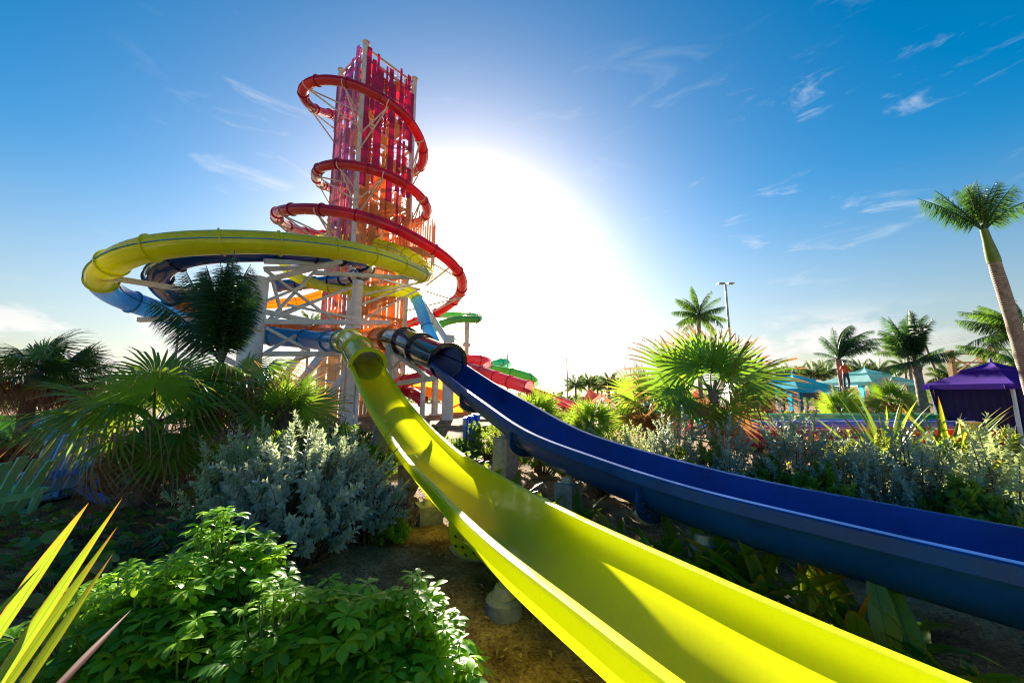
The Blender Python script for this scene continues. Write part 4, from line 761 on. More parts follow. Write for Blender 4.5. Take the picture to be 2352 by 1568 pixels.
for i, (px, py, Y, top, s, m, lab) in enumerate(((1380, 985, 8.8, 962, .9, 'silver_g', 'pale green bush just above the navy rim, leftmost of the right-hand row'), (1450, 1010, 8.4, 968, .9, 'silver_g', 'pale yellow-green bush second along the navy rim'), (1540, 1040, 7.6, 938, .95, 'silver', 'round silver bush under the small browned fan palm'), (1665, 1060, 7.0, 955, .85, 'silver', 'silver bush with brown bare stems below the large fan palm'), (1825, 1075, 6.6, 925, .95, 'silver', 'tall silver bush in front of the turquoise cabana'), (1915, 1090, 6.2, 985, .85, 'silver', 'low silver bush left of the dark strap plant'), (2010, 1110, 5.8, 1000, .85, 'silver', 'silver bush between the two big strap plants'), (2085, 1110, 5.7, 960, .9, 'silver', 'upright silver bush below the yellow-green strap plant'), (2200, 1120, 5.4, 1010, .95, 'silver', 'silver bush in the middle of the right edge group'), (2310, 1120, 5.2, 960, 1.0, 'silver_g', 'large silver-green bush at the right edge of the picture'))):
    p = PX(px, py, Y); q = PX(px, top, Y); shrub(('sil1', 'sil2')[i % 2], lab, (p[0], p[1], 0), m, s * 1.05, q[2] * .98 / SHZ[('sil1', 'sil2')[i % 2]], name='silver_bush', group='silver bushes behind the navy trough')
for i, (px, py, Y, s, k, m, lab) in enumerate(((640, 985, 11, 1.3, 'b1', 'bush', 'dark shrub behind the fan palm clump left of the tower foot'), (720, 985, 12, 1.35, 'b0', 'bush', 'green shrub at the left of the tower foot'), (800, 985, 13, 1.35, 'b1', 'grape', 'dark round-leaved shrub in front of the pale boards'), (1115, 985, 13.5, 1.1, 'b0', 'bush', 'green shrub behind the tall navy pier'), (960, 985, 16, 1.3, 'b1', 'grape', 'round-leaved shrub in front of the magenta coil'), (1180, 985, 12, 1.2, 'b0', 'bush_y', 'yellow-green shrub hugging the far side of the navy trough'), (1245, 985, 11, 1.1, 'b0', 'bush', 'green shrub behind the sprouting fan palm'), (450, 990, 9.5, 1.3, 'b1', 'bush', 'dark shrub behind the big windswept palm'), (300, 1000, 10.5, 1.2, 'b0', 'bush', 'green shrub seen through the big palm leaves'), (1600, 1080, 7.2, .9, 'b0', 'bush_y', 'yellow-green shrub between the two silver bushes by the red lane'), (1760, 1100, 6.6, .9, 'b1', 'bush', 'green shrub low against the navy trough below the red lane'), (1880, 1130, 5.9, .9, 'b1', 'bush', 'dark green shrub at the foot of the tall silver bush'), (1990, 1040, 7.6, .95, 'b0', 'bush_y', 'golden shrub under the dark strap plant'), (2130, 1060, 7.0, 1.05, 'b1', 'bush', 'mid-green shrub under the yellow-green strap plant'), (2260, 1060, 6.6, 1.05, 'b0', 'bush_y', 'golden-green shrub in front of the purple cabana'), (2240, 1150, 5.0, .9, 'b1', 'bush', 'dark leafy shrub against the navy rim at the right'), (1310, 960, 10, .9, 'b0', 'bush_y', 'yellow-green shrub right beside the navy rim by the fan palm'), (1060, 960, 12.5, .85, 'b1', 'grape', 'round-leaved shrub between the two troughs below the columns'), (1010, 985, 12.0, .8, 'b0', 'bush', 'small green shrub between the troughs near the yellow rim'), (1420, 975, 12, .9, 'b0', 'bush_y', 'bright shrub in front of the red trough end'), (1860, 985, 13.5, .9, 'b1', 'bush_r', 'reddish shrub growing against the red lane'), (2060, 985, 13, .9, 'b1', 'bush_r', 'red-tinged shrub at the foot of the red lane near the strap plants'), (60, 1020, 11, 1.2, 'b0', 'bush', 'green hedge shrub in front of the coloured fence'), (20, 1060, 9.5, 1.0, 'b1', 'bush_r', 'red-flecked shrub at the left edge'), (855, 985, 9.5, 1.0, 'b1', 'bush', 'dark shrub at the foot of the tower by the yellow trough'))):
    p = PX(px, py, Y); shrub(k, lab, (p[0], p[1], 0), m, s, s * (1.6 if Y < 8 else 1.15), name='leafy_shrub', group='green and golden shrubs')
for i, (px, Y, lab) in enumerate(((1660, 21, 'clipped shrub at the left end of the cabana hedge'), (1700, 21.5, 'second clipped shrub of the cabana hedge'), (1750, 21.5, 'clipped shrub left of the turquoise posts'), (1800, 22, 'clipped shrub under the turquoise cabana'), (1850, 22, 'clipped shrub at the right turquoise post'), (1900, 22, 'dark clipped shrub left of the bright fan palm'), (1950, 22, 'clipped shrub right of the bright fan palm'), (2000, 22, 'clipped shrub before the pale cabana'), (2060, 22, 'clipped shrub right of the pale cabana'), (2110, 21, 'clipped shrub by the purple cabana corner'), (1480, 26, 'far shrub under the red sails'), (1540, 25, 'far shrub right of the red sails'), (1610, 24, 'far shrub behind the large fan palm'), (1290, 30, 'far shrub above the red trough'))):
    p = PX(px, 940, Y); shrub('far', lab, (p[0], p[1], 0), ('bush', 'bush_y', 'bush')[i % 3], 1.15, 1.25, name='hedge_shrub', group='clipped shrubs along the lanes')
c = (-1.95, 6.40, 0.62); shrub('b1', 'dry mauve-leaved plant between the silver bush and the yellow trough', (c[0], c[1], 0), 'mauve_leaf', .55, .95, name='dry_shrub')
c = (-1.74, 6.00, 0.34); shrub('b1', 'small bright green plant beside the square concrete pier', (c[0] - .1, c[1], 0), 'scheff_y', .4, .5, name='leafy_shrub')
# --- schefflera with whorls of leaflets
def whorl_mesh(name, n=8, L=.15, seed=0):
    rg = np.random.default_rng(seed); b = NB(); a = np.linspace(0, 6.283, n, endpoint=False) + rg.normal(0, .12, n); e = rg.uniform(-.1, .65, n); D = np.stack([np.cos(a), np.sin(a), e], 1)
    b.inst(blade(6, .42, bend=.38, fold=.22, prof=lambda t: .10 + .9 * math.sin(math.pi * min(1., .02 + .97 * t ** 1.7)) ** .75 if t < .999 else .12), orient(D), D * .012, L * rg.uniform(.8, 1.15, n)); b.raw(*pipe([(0, 0, 0), (.01, 0, -.06), (.02, .01, -.13)], [.004, .004, .005], 4)); return b.mesh(name)
WH = [whorl_mesh('leaf_whorl', 8 + i, .105 + .008 * i, i) for i in range(4)]
def schefflera(label, loc, h, r, n, seed):
    rg = random.Random(seed); t = thing('schefflera', label, 'shrub', loc, 'glossy umbrella shrubs in the foreground'); st = NB()
    n = int(n * 2.1)
    for i in range(n):
        a = i * 2.4 + rg.uniform(-.3, .3); f = ((i + .5) / n) ** .5; q = r * f * rg.uniform(.7, 1.1); z = h * (1.08 - .55 * f ** 2 + rg.uniform(-.12, .12)); p = (math.cos(a) * q, math.sin(a) * q, z)
        o = link('leaf_whorl', with_mat(WH[rg.randrange(4)], M['scheff_y' if z > h * .84 else 'scheff']), None, t); s = rg.uniform(.8, 1.25) * (.75 if z > h * .98 else 1)  # top whorls take the brighter leaf: sunlight on the crown put into the colour
        o.matrix_local = Matrix.Translation(p) @ Matrix.Rotation(rg.uniform(0, 6), 4, 'Z') @ Matrix.Rotation(rg.uniform(-.2, .5) * (.3 + f), 4, 'Y') @ Matrix.Scale(s, 4)
        st.raw(*pipe([(p[0] * .15, p[1] * .15, 0), (p[0] * .5, p[1] * .5, z * .5), (p[0] * .9, p[1] * .9, z - .1), (p[0], p[1], z)], [.012, .009, .005, .004], 5))
    link('stems', st.mesh('stems'), M['gstem'], t)
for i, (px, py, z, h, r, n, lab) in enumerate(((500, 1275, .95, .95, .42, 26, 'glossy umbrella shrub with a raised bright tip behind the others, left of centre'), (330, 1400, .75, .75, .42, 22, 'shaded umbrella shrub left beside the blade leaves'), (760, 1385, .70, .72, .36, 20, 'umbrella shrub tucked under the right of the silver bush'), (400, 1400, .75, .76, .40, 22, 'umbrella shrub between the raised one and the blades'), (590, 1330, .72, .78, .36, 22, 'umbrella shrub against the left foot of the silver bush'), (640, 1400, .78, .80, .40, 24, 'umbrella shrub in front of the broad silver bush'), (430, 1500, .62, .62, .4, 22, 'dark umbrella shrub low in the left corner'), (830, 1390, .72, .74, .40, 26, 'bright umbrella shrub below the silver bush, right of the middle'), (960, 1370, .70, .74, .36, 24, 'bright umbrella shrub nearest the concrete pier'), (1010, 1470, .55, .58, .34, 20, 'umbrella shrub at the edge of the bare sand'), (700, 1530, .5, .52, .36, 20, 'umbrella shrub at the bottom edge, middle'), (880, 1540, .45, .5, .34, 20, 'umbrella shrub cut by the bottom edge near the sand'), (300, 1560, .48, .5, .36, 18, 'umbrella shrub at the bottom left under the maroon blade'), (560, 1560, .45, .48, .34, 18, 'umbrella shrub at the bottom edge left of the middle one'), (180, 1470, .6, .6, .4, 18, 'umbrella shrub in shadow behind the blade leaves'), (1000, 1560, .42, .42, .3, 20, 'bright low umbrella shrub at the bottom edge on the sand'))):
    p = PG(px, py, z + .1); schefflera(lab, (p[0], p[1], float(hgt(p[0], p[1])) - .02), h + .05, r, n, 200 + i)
# --- sea grape ground cover with large round leaves
def round_leaf():
    b = NB(); V = [(0, .0, 0)]; U = [(0, .5)]; k = 12
    for r_ in (.5, 1.):
        for i in range(k): a = 2 * math.pi * i / k + math.pi / k; V.append((.5 * r_ * math.sin(a) * 1.05, .5 - .5 * r_ * math.cos(a), .10 * r_ * r_ * abs(math.sin(a)) - .05 * r_ + .02 * math.sin(3 * a) * r_)); U.append((r_, i / k))
    V[0] = (0, .5, 0); F3 = [(0, 1 + i, 1 + (i + 1) % k) for i in range(k)]; F4 = [(1 + i, 1 + k + i, 1 + k + (i + 1) % k, 1 + (i + 1) % k) for i in range(k)]
    b.raw(V, F3, U); b.F.append(np.array(F4)); return b.mesh('round_leaf')
RL = round_leaf()
def sea_grape(label, loc, r, h, n, seed, ms=('grape', 'grape', 'grape', 'grape_d'), L=.17):
    n = int(n * 2); L *= .72; rg = random.Random(seed); t = thing('sea_grape', label, 'plant', loc, 'round-leaved ground cover plants'); st = NB()
    for i in range(n):
        a = i * 2.4; f = ((i + .5) / n) ** .5; p = Vector((math.cos(a) * r * f, math.sin(a) * r * f, h * (1.05 - .5 * f * f) * rg.uniform(.55, 1.1))); d = (math.cos(a) + rg.uniform(-.8, .8), math.sin(a) + rg.uniform(-.8, .8) - .3, rg.uniform(-.2, .9))
        place_leaf('leaf', RL, M[rg.choice(ms)], t, p, d, L * rg.uniform(.7, 1.2), rg.uniform(-.5, .5)); st.raw(*pipe([(p.x * .3, p.y * .3, 0), tuple(p)], [.008, .004], 4))
    link('stems', st.mesh('stems'), M['stem'], t)
for i, (px, py, z, r, h, n, lab) in enumerate(((60, 1190, .4, .6, .45, 34, 'round-leaved plants in shade below the green chair'), (200, 1215, .4, .6, .4, 34, 'round-leaved plants in shade left of the palm trunk'), (130, 1255, .4, .6, .4, 34, 'round-leaved plants just behind the tall blade tips'), (335, 1300, .35, .55, .4, 32, 'round-leaved plants below the shaggy trunk'), (455, 1310, .3, .5, .4, 30, 'round-leaved plants left of the broad silver bush foot'), (140, 1370, .4, .5, .4, 28, 'round-leaved plants between the long blades'), (60, 1300, .4, .55, .4, 30, 'dark round-leaved plants at the left edge'), (230, 1310, .4, .55, .42, 30, 'round-leaved plants with one brown leaf behind the blades'), (390, 1240, .3, .6, .4, 34, 'round-leaved plants right of the shaggy trunk'), (400, 1130, .3, .6, .45, 30, 'round-leaved plants in deep shade behind the palm trunk'), (260, 1400, .4, .45, .4, 24, 'round-leaved plants lit at the edge among the blades'), (520, 1160, .2, .6, .5, 30, 'dark round-leaved plants under the left of the silver bush'), (1070, 1000, .5, .6, .7, 26, 'round-leaved plants standing between the troughs'), (1700, 1090, .3, .5, .8, 22, 'yellowing round-leaved plants behind the navy rim by the brown stems'), (1755, 1010, .5, .35, 1.7, 18, 'tall yellow round-leaved plant with an orange leaf before the red lane'), (1950, 1140, .3, .5, .7, 22, 'round-leaved plants low between silver bushes at the right'))):
    p = PG(px, py, z) if py > 1120 and px < 800 else PX(px, py, {1070: 10.5, 1700: 6.6, 1755: 7.4, 1950: 5.6}.get(px, 8))
    sea_grape(lab, (p[0], p[1], float(hgt(p[0], p[1]))), r, h, n, 300 + i, ('grape', 'grape', 'grape', 'grape_d') if px < 1500 else (('grape_y', 'grape_y', 'strap_o') if px == 1755 else ('grape', 'grape_y')), .18 if px < 1600 else .15)
# --- strap-leaved plants
def strap_mesh(name, w=.13, bend=.5, n=7, fold=.35, prof=None): b = NB(); b.inst(blade(n, w, bend=bend, fold=fold, prof=prof or (lambda t: min(1, .28 + 2.2 * t) * (1 - t ** 2.5) ** .8)), np.eye(3)[None], np.zeros((1, 3)), np.ones(1)); return b.mesh(name)
ST_STIFF = [strap_mesh('stiff_blade', .085, .10), strap_mesh('stiff_blade', .075, .25)]
ST_LILY = [strap_mesh('lily_leaf', .24, .35), strap_mesh('lily_leaf', .2, .8), strap_mesh('lily_leaf', .2, 1.35, 9), strap_mesh('lily_leaf', .26, .15)]
def strap_plant(label, loc, leaves, name='strap_plant', group=None, cat='plant'):
    t = thing(name, label, cat, loc, group)
    for me, m, az, el, L, roll in leaves:
        d = (math.sin(R(az)) * math.cos(R(el)), math.cos(R(az)) * math.cos(R(el)), math.sin(R(el))); place_leaf('leaf', me, M[m], t, (d[0] * .03, d[1] * .03, 0), d, L, roll, L * (1. if L < 1.4 else .72))
    return t
def rleaves(n, mesh, ms, L, el, seed): rg = random.Random(seed); return [(rg.choice(mesh), rg.choice(ms), i * 137.5 + rg.uniform(-15, 15), rg.uniform(*el), L * rg.uniform(.65, 1.1), rg.uniform(-.4, .4)) for i in range(n)]
LG = 'broad strap-leaved plants between the two troughs'
for i, (px, py, Y, n, L, ms, el, lab) in enumerate(((1285, 1175, 6.2, 3, .42, ('strap_o', 'strap_o', 'strap'), (72, 88), 'plant with two upright orange leaves beside the yellow rim'), (1330, 1130, 6.6, 7, .6, ('strap',), (45, 85), 'dark strap plant right of the orange-leaved one'), (1240, 1110, 7.0, 7, .55, ('strap',), (35, 80), 'strap plant in front of the square navy pier'), (1345, 1195, 5.6, 5, .32, ('strap_y', 'strap', 'strap_o'), (40, 80), 'small strap plant with a pale dry tip at the yellow rim'), (1425, 1210, 5.4, 8, .5, ('strap', 'strap', 'strap_y'), (30, 80), 'strap plant with one broad dry-tipped leaf'), (1545, 1225, 5.2, 8, .52, ('strap',), (40, 80), 'strap plant with leaves arching over the low pier'), (1620, 1280, 4.8, 9, .58, ('strap',), (40, 85), 'dark strap plant with broad upright leaves left of the bright one'), (1745, 1330, 4.35, 11, .58, ('strap', 'strap_y', 'strap_y'), (30, 88), 'large bright strap plant in the middle of the gap'), (1965, 1420, 3.75, 10, .55, ('strap', 'strap', 'strap_y', 'strap_o'), (35, 85), 'strap plant with a folded orange leaf near the right'), (2110, 1500, 3.35, 6, .5, ('strap_y', 'strap'), (30, 75), 'strap plant with pale arching leaves at the lower right'), (2215, 1540, 3.15, 5, .55, ('strap_y', 'strap'), (40, 80), 'strap plant with one long thin leaning leaf at the lower right'), (2340, 1560, 2.9, 7, .45, ('strap_y', 'strap'), (30, 70), 'yellowish strap plant in the lower right corner'), (1130, 1060, 9.0, 9, .7, ('strap', 'strap_y'), (50, 86), 'tall strap plant by the tall navy pier'), (1500, 1235, 5.0, 6, .5, ('strap', 'strap_y'), (35, 82), 'low strap plant left of the arching one'), (1685, 1300, 4.5, 7, .5, ('strap',), (30, 80), 'small dark strap plant left of the large bright one'), (1860, 1380, 4.0, 7, .52, ('strap', 'strap_y'), (35, 80), 'strap plant between the large bright one and the orange-leaved one'), (2040, 1450, 3.5, 7, .5, ('strap',), (35, 80), 'dark strap plant right of the folded orange leaf'), (1180, 1090, 7.8, 8, .6, ('strap', 'strap_r'), (45, 85), 'brownish strap plant between navy piers'))):
    p = PX(px, py, Y); z = float(hgt(p[0], p[1])); lv = rleaves(int(n * 1.5), ST_LILY, ms, L * (1.6 if i > 3 else 1.35), el, 400 + i)
    if px == 1745: lv += [(ST_LILY[0], 'strap_y', -8, 86, 1.0, .2)]
    if px == 2215: lv += [(ST_STIFF[1], 'strap_y', -75, 62, 1.05, .2)]
    strap_plant(lab, (p[0], p[1], z), lv, group=LG)
p = (7.83, 8.00, 1.33); strap_plant('dark green strap plant with upright swordlike leaves left of the yellow one', (p[0], p[1], .45), rleaves(44, ST_STIFF, ('sword', 'sword', 'strap'), 1.9, (35, 86), 431), name='sword_plant', group='large sword-leaved plants')
p = (8.66, 7.60, 1.38); strap_plant('yellow-green sword-leaved plant fanning out in front of the purple cabana', (p[0], p[1], .6), rleaves(46, ST_STIFF, ('strap_y', 'sword', 'sword'), 1.75, (25, 84), 432), name='sword_plant', group='large sword-leaved plants')
p = (10.35, 7.50, 1.60); strap_plant('sword-leaved plant reaching in from the right edge', (p[0], p[1], .7), [(ST_STIFF[i % 2], 'strap_y', -95 + i * 9, 5 + i * 5, 1.1, 0) for i in range(6)], name='sword_plant', group='large sword-leaved plants')
for i, (px, py, Y, n, L, ms, lab) in enumerate(((755, 990, 7.6, 34, 1.85, ('strap', 'strap_r', 'strap'), 'dark flax clump below the tower, left one'), (800, 1000, 7.0, 38, 1.6, ('strap_r', 'strap', 'strap'), 'dark reddish flax clump beside the yellow trough'), (862, 1060, 6.6, 20, 1.0, ('strap_r', 'strap', 'strap_o'), 'rusty flax clump under the yellow trough'), (715, 1010, 7.2, 24, 1.7, ('strap', 'strap'), 'dark flax clump behind the silver bush'), (1500, 950, 11, 22, 1.1, ('strap', 'strap_y'), 'sword-leaved clump under the browned fan palm'), (1405, 950, 11.5, 18, .9, ('strap_y', 'strap'), 'sword-leaved clump in front of the red trough'))):
    p = PX(px, py, Y); strap_plant(lab, (p[0], p[1], float(hgt(p[0], p[1]))), rleaves(n, ST_STIFF, ms, L, (30, 86), 440 + i), name='flax_plant', group='flax clumps')
# long blades entering at the lower left corner
BL = strap_mesh('long_blade', .075, .05, 10, .55, lambda t: (.75 + .5 * t) * min(1, (1 - t) * 2.6) ** .8 if t > .02 else .7); BL2 = strap_mesh('narrow_blade', .05, .03, 10, .6, lambda t: (.8 + .3 * t) * min(1, (1 - t) * 2.2))
def corner_blades():
    base = Vector((-1.59, 1.15, 1.30)); t = thing('yucca', 'long yellow-edged blade leaves slanting up from the lower left corner', 'plant', (base.x, base.y, 0)); b0 = base - Vector((base.x, base.y, 0))
    for a, tip, me, m in (((-1.63, 1.25, 1.47), (-1.57, 1.42, 1.91), BL, 'strap_y'), ((-1.50, 1.18, 1.42), (-1.51, 1.50, 1.91), BL2, 'strap_y'), ((-1.51, 1.20, 1.39), (-1.56, 1.55, 1.79), BL2, 'strap_y'), ((-1.52, 1.25, 1.35), (-1.61, 1.60, 1.67), BL2, 'strap_y'), ((-1.53, 1.35, 1.30), (-1.64, 1.75, 1.39), BL2, 'strap_r'), ((-1.48, 1.10, 1.61), (-1.48, 1.25, 1.77), BL2, 'strap')):
        a, tip = Vector(a), Vector(tip); d = tip - a; root = a - d * .25; L = d.length * 1.25; place_leaf('leaf', me, M[m], t, root - Vector((base.x, base.y, 0)), d, L, .5)
    mb = MB(); mb.cyl((base.x - .1, base.y, -.1), (base.x + .05, base.y + .02, base.z - .2), .12, .09); mb.build('trunk', M['trunk'], t, 40)
corner_blades()

# ------------------------------------------------------------------ cabanas, lanes, sails, lamps, fence, chairs
def cloth(nm, c, tr=.6): M[nm] = plain(nm, c, tuple(x * .85 for x in c), .8, 2, trans=tr)
cloth('turquoise_cloth', (.03, .50, .75)); cloth('pale_aqua_cloth', (.32, .70, .74)); cloth('purple_cloth', (.10, .016, .44)); cloth('dark_purple_cloth', (.012, .004, .06), .05); cloth('aqua_curtain', (.06, .38, .42)); cloth('blue_curtain', (.01, .22, .40))
def cabana(label, c, w, d, h, rz, roof, curt, group, dark=False):
    t = thing('cabana', label, 'cabana', (c[0], c[1], 0), group); t.rotation_euler = (0, 0, rz)
    def put(mb, nm, m, sm=None): return link(nm, mb.mesh(nm, sm), m, t)
    for i in (-1, 1):
        for j in (-1, 1): put(MB().box((i * w / 2 * .86, j * d / 2 * .86, h / 2), (.1, .1, h)), 'post', M['white'])
    def tier(z0, z1, a0, a1, val, nm):
        n = 8; mb = MB(); rings = []
        def sq(k, z, sag=0):
            P = []
            for s in range(4):
                for q in range(n):
                    f = q / n * 2 - 1; x, y = ((f, -1), (1, f), (-f, 1), (-1, -f))[s]; P.append((x * w / 2 * k, y * d / 2 * k, z - sag * (1 - f * f)))
            return P
        rings = [sq(a0 * 1.005, z0 - val, 0), sq(a0, z0, 0)] + [sq(a0 + (a1 - a0) * f, z0 + (z1 - z0) * f ** 1.15, .10 * math.sin(f * math.pi)) for f in (.25, .5, .75, 1)]
        mb.loft(rings); return put(mb, nm, roof, 25)
    tier(h, h + .62, 1.0, .36, .24, 'roof'); tier(h + .66, h + 1.0, .44, .03, .12, 'roof_cap'); put(MB().cyl((0, 0, h + .98), (0, 0, h + 1.2), .05, .02, n=8), 'finial', roof)
    for i in (-1, 1):
        for j in (-1, 1):
            mb = MB(); cx, cy_ = i * w / 2 * .80, j * d / 2 * .86; n = 14; rings = []
            for z, k in ((h - .05, 1.), (h * .62, .62), (h * .45, .45), (h * .2, .7), (.1, .75)): rings.append([(cx + (q / n - .5) * .75 * k - i * .1 * (1 - k), cy_ + .05 * math.sin(q * 1.9) - j * .06, z) for q in range(n + 1)])
            mb.loft(rings, closed=False); put(mb, 'curtain', curt, 60)
    if dark:  # near-black front sheet stands for the shaded inside seen through the open front
        for a, b in (((-w * .42, d * .42), (w * .42, d * .42)), ((-w * .42, -d * .42), (-w * .42, d * .42)), ((w * .42, -d * .42), (w * .42, d * .42)), ((-w * .40, -d * .40), (w * .40, -d * .40))):
            mb = MB(); n = 26; V = [[(a[0] + (b[0] - a[0]) * q / n + .03 * math.sin(q * 2.1), a[1] + (b[1] - a[1]) * q / n + .03 * math.cos(q * 2.1), z) for q in range(n + 1)] for z in (.1, h * .5, h)]; mb.loft(V, closed=False); put(mb, 'curtain_and_shade', M['dark_purple_cloth'], 60)
    return t
def cab(px, base, eave, Y): p = PX(px, base, Y); return (p[0], p[1]), PX(px, eave, Y)[2]
c, h = cab(1828, 940, 893, 26.5); cabana('turquoise cabana with peaked two-tier roof and tied curtains', c, 4.3, 4.0, h, .25, M['turquoise_cloth'], M['blue_curtain'], 'cabanas')
c, h = cab(1998, 940, 878, 27.5); cabana('pale aqua cabana with curtains behind the dark fan palm', c, 4.2, 4.0, h, .15, M['pale_aqua_cloth'], M['aqua_curtain'], 'cabanas')
c, h = cab(2296, 940, 882, 17.2); cabana('purple cabana on the right with dark side curtains, its shaded open front a dark sheet', c, 3.3, 3.2, h, .10, M['purple_cloth'], M['dark_purple_cloth'], 'cabanas', True)
def lounge(label, p, rz, m):
    t = thing('lounge_chair', label, 'chair', (p[0], p[1], 0), 'yellow lounge chairs'); t.rotation_euler = (0, 0, rz)
    for nm, mb in (('seat', MB().box((0, 0, .38), (.7, .8, .16))), ('backrest', MB().box((0, .38, .78), (.7, .16, .8))), ('leg', MB().box((-.3, -.3, .15), (.08, .08, .3))), ('leg', MB().box((.3, -.3, .15), (.08, .08, .3))), ('leg', MB().box((-.3, .34, .15), (.08, .08, .3))), ('leg', MB().box((.3, .34, .15), (.08, .08, .3))), ('armrest', MB().box((-.38, 0, .56), (.1, .8, .08))), ('armrest', MB().box((.38, 0, .56), (.1, .8, .08)))): link(nm, mb.mesh(nm), m, t)
M['yellow_cushion'] = plain('yellow_cushion', (.80, .52, .02), (.7, .42, .02), .7, 5)
for px, Y, lab in ((1802, 24.6, 'yellow lounge chair at the left post of the turquoise cabana'), (1845, 24.4, 'yellow lounge chair in the middle of the turquoise cabana'), (1975, 25, 'yellow lounge chair in front of the pale cabana'), (2200, 15.2, 'yellow lounge chair just left of the green hump')):
    p = PX(px, 940, Y); lounge(lab, p, 2.9, M['yellow_cushion'])
t = MB(); p = (19.52, 26.00, 1.65); t.box((p[0], p[1], .55), (1.6, .8, .08)); [t.box((p[0] + i * .7, p[1] + j * .3, .25), (.08, .08, .5)) for i in (-1, 1) for j in (-1, 1)]; tag(t.build('low_table', M['aqua_curtain']), 'aqua low table inside the turquoise cabana', 'table')
def lanes():
    t = thing('mat_racer', 'low rainbow racing slide with red, blue and green lanes running off to the right', 'water slide', (13.72, 16.50, 0.49))
    x0 = (8.68, 17.50, 1.16)[0]; x1 = 34.
    for k, (y, z, m) in enumerate(((16.2, .80, 'flume_red'), (17.35, 1.06, 'lane_blue'), (18.5, 1.28, 'lane_green'))):
        P = flume_profile(1.0, .5, .06); pts = [(x0 + k * .25 - (0 if k else -.2), y), (x1, y + .4)]
        n = 12; C = np.array([(pts[0][0] + (pts[1][0] - pts[0][0]) * i / n, pts[0][1] + (pts[1][1] - pts[0][1]) * i / n, z) for i in range(n + 1)]); T, N, B = frames(C)
        for q in range(0, n, 3): mb = MB(); mb.loft([[C[j] + N[j] * a + B[j] * b for a, b in P] for j in range(q, q + 4)], closed=False); mb.build('lane_section', M[m], t, 35)
        for s in (-1, 1):
            mb = MB(); mb.loft([[C[j] + N[j] * (s * .53 + a) + B[j] * b for a, b in ((-.02, .007), (.02, .007), (.02, .02), (-.02, .02))] for j in (0, n)], cap=True); mb.build('rim_strip', M['white'], t)
        mb = MB(); mb.loft([[C[j] + N[j] * .57 + B[j] * b + np.array((0, -a, 0)) for a, b in ((0, 0), (.03, 0), (.03, -z + .12), (0, -z + .12))] for j in (0, n)], cap=True); mb.build('outer_skirt', M[m], t)
lanes()
M['green_hump'] = gelcoat('green_hump', (.02, .50, .24), .2, tcol=(.1, .9, .5))
def hump(label, px, py, Y, L, H, m):
    p = PX(px, py, Y); mb = MB(); n = 24; rings = []
    for i in range(n + 1):
        f = i / n * 2 - 1; z = H * (math.cos(f * math.pi) * .5 + .5) ** .8 * (1 + .12 * math.sin(f * 9)); rings.append([(p[0] + f * L / 2, p[1] + q * .55, .02 + z * (1 - abs(q) ** 3) * .9 + (.0 if abs(q) == 1 else .05)) for q in np.linspace(-1, 1, 11)])
    mb.loft(rings, closed=False); return tag(mb.build('play_hump', m, None, 40), label, 'play hump')
hump('smooth green hump in front of the purple cabana', 2208, 960, 19.8, 3.6, 1.75, M['green_hump'])
hump('long green slide hump beyond the red trough end', 1480, 955, 26, 7.0, 1.7, M['green_hump'])
def sail(label, P, m, group='red shade sails'):
    P = [Vector(p) for p in P]; mb = MB(); n = 8; rings = []
    for i in range(n + 1):
        u = i / n; row = []
        for j in range(n + 1): v = j / n; p = (P[0] * (1 - u) + P[1] * u) * (1 - v) + (P[3] * (1 - u) + P[2] * u) * v; row.append(p - Vector((0, 0, 1.0 * (u * (1 - u) + v * (1 - v)))))
        rings.append(row)
    mb.loft(rings, closed=False); t = thing('shade_sail', label, 'shade sail', (P[0].x, P[0].y, 0), group); mb.build('sail_cloth', m, t, 60)
    for p in P: q = MB(); q.cyl((p.x, p.y, 0), p + Vector((0, 0, .1)), .08, .07, n=8); q.build('mast', M['white'], t, 40)
M['sail_r'] = plain('red_orange_sail', (.75, .06, .02), (.65, .05, .02), .8, 2, trans=.6); M['sail_p'] = plain('coral_sail', (.75, .16, .10), (.65, .12, .08), .8, 2, trans=.55); M['sail_b'] = plain('blue_sail', (.02, .22, .6), (.02, .18, .5), .8, 2, trans=.5)
for lab, a, b, Y, z0, z1, m in (('coral shade sail at the far left end of the red sails', 1318, 1412, 48, .6, 3.0, 'sail_p'), ('bright red shade sail left of the browned fan palm', 1420, 1500, 42, .9, 3.3, 'sail_r'), ('coral shade sail behind the browned fan palm', 1490, 1560, 44, .8, 2.7, 'sail_p'), ('bright red shade sail left of the large fan palm', 1535, 1595, 40, 1.2, 3.6, 'sail_r'), ('orange shade sail right of the large fan palm', 1690, 1745, 46, 1.2, 3.4, 'sail_p'), ('blue shade sail under the orange one by the browned palm', 1712, 1750, 43, 1.2, 2.6, 'sail_b')):
    xa, xb = PX(a, 920, Y)[0], PX(b, 920, Y)[0]; sail(lab, ((xa, Y - 2, z0), ((xa + xb) / 2, Y + 3, z1), (xb, Y - 2, z0 + .5), ((xa + xb) / 2, Y - 4, z1 - .6)), M[m])
def lamp_post(label, px, top, Y, arms, hd=1.):
    p = PX(px, top, Y); h = p[2]; t = thing('lamp_post', label, 'lamp post', (p[0], p[1], 0)); q = MB(); q.cyl((p[0], p[1], 0), (p[0], p[1], h), .11, .07, n=10); q.build('pole', M['galv'], t, 40)
    for dx in arms: q = MB(); q.bar((p[0], p[1], h - .05), (p[0] + dx, p[1], h), .06); q.build('arm', M['galv'], t); q = MB(); q.box((p[0] + dx * 1.5, p[1], h + .03), (.42 * hd, .3, .08)); q.build('lamp_head', M['galv'], t)
lamp_post('tall twin-headed lamp post behind the large fan palm', 1666, 652, 26, (-.22, .25))
lamp_post('small lamp post beside the aqua tubes', 1165, 812, 50, (-.6,))
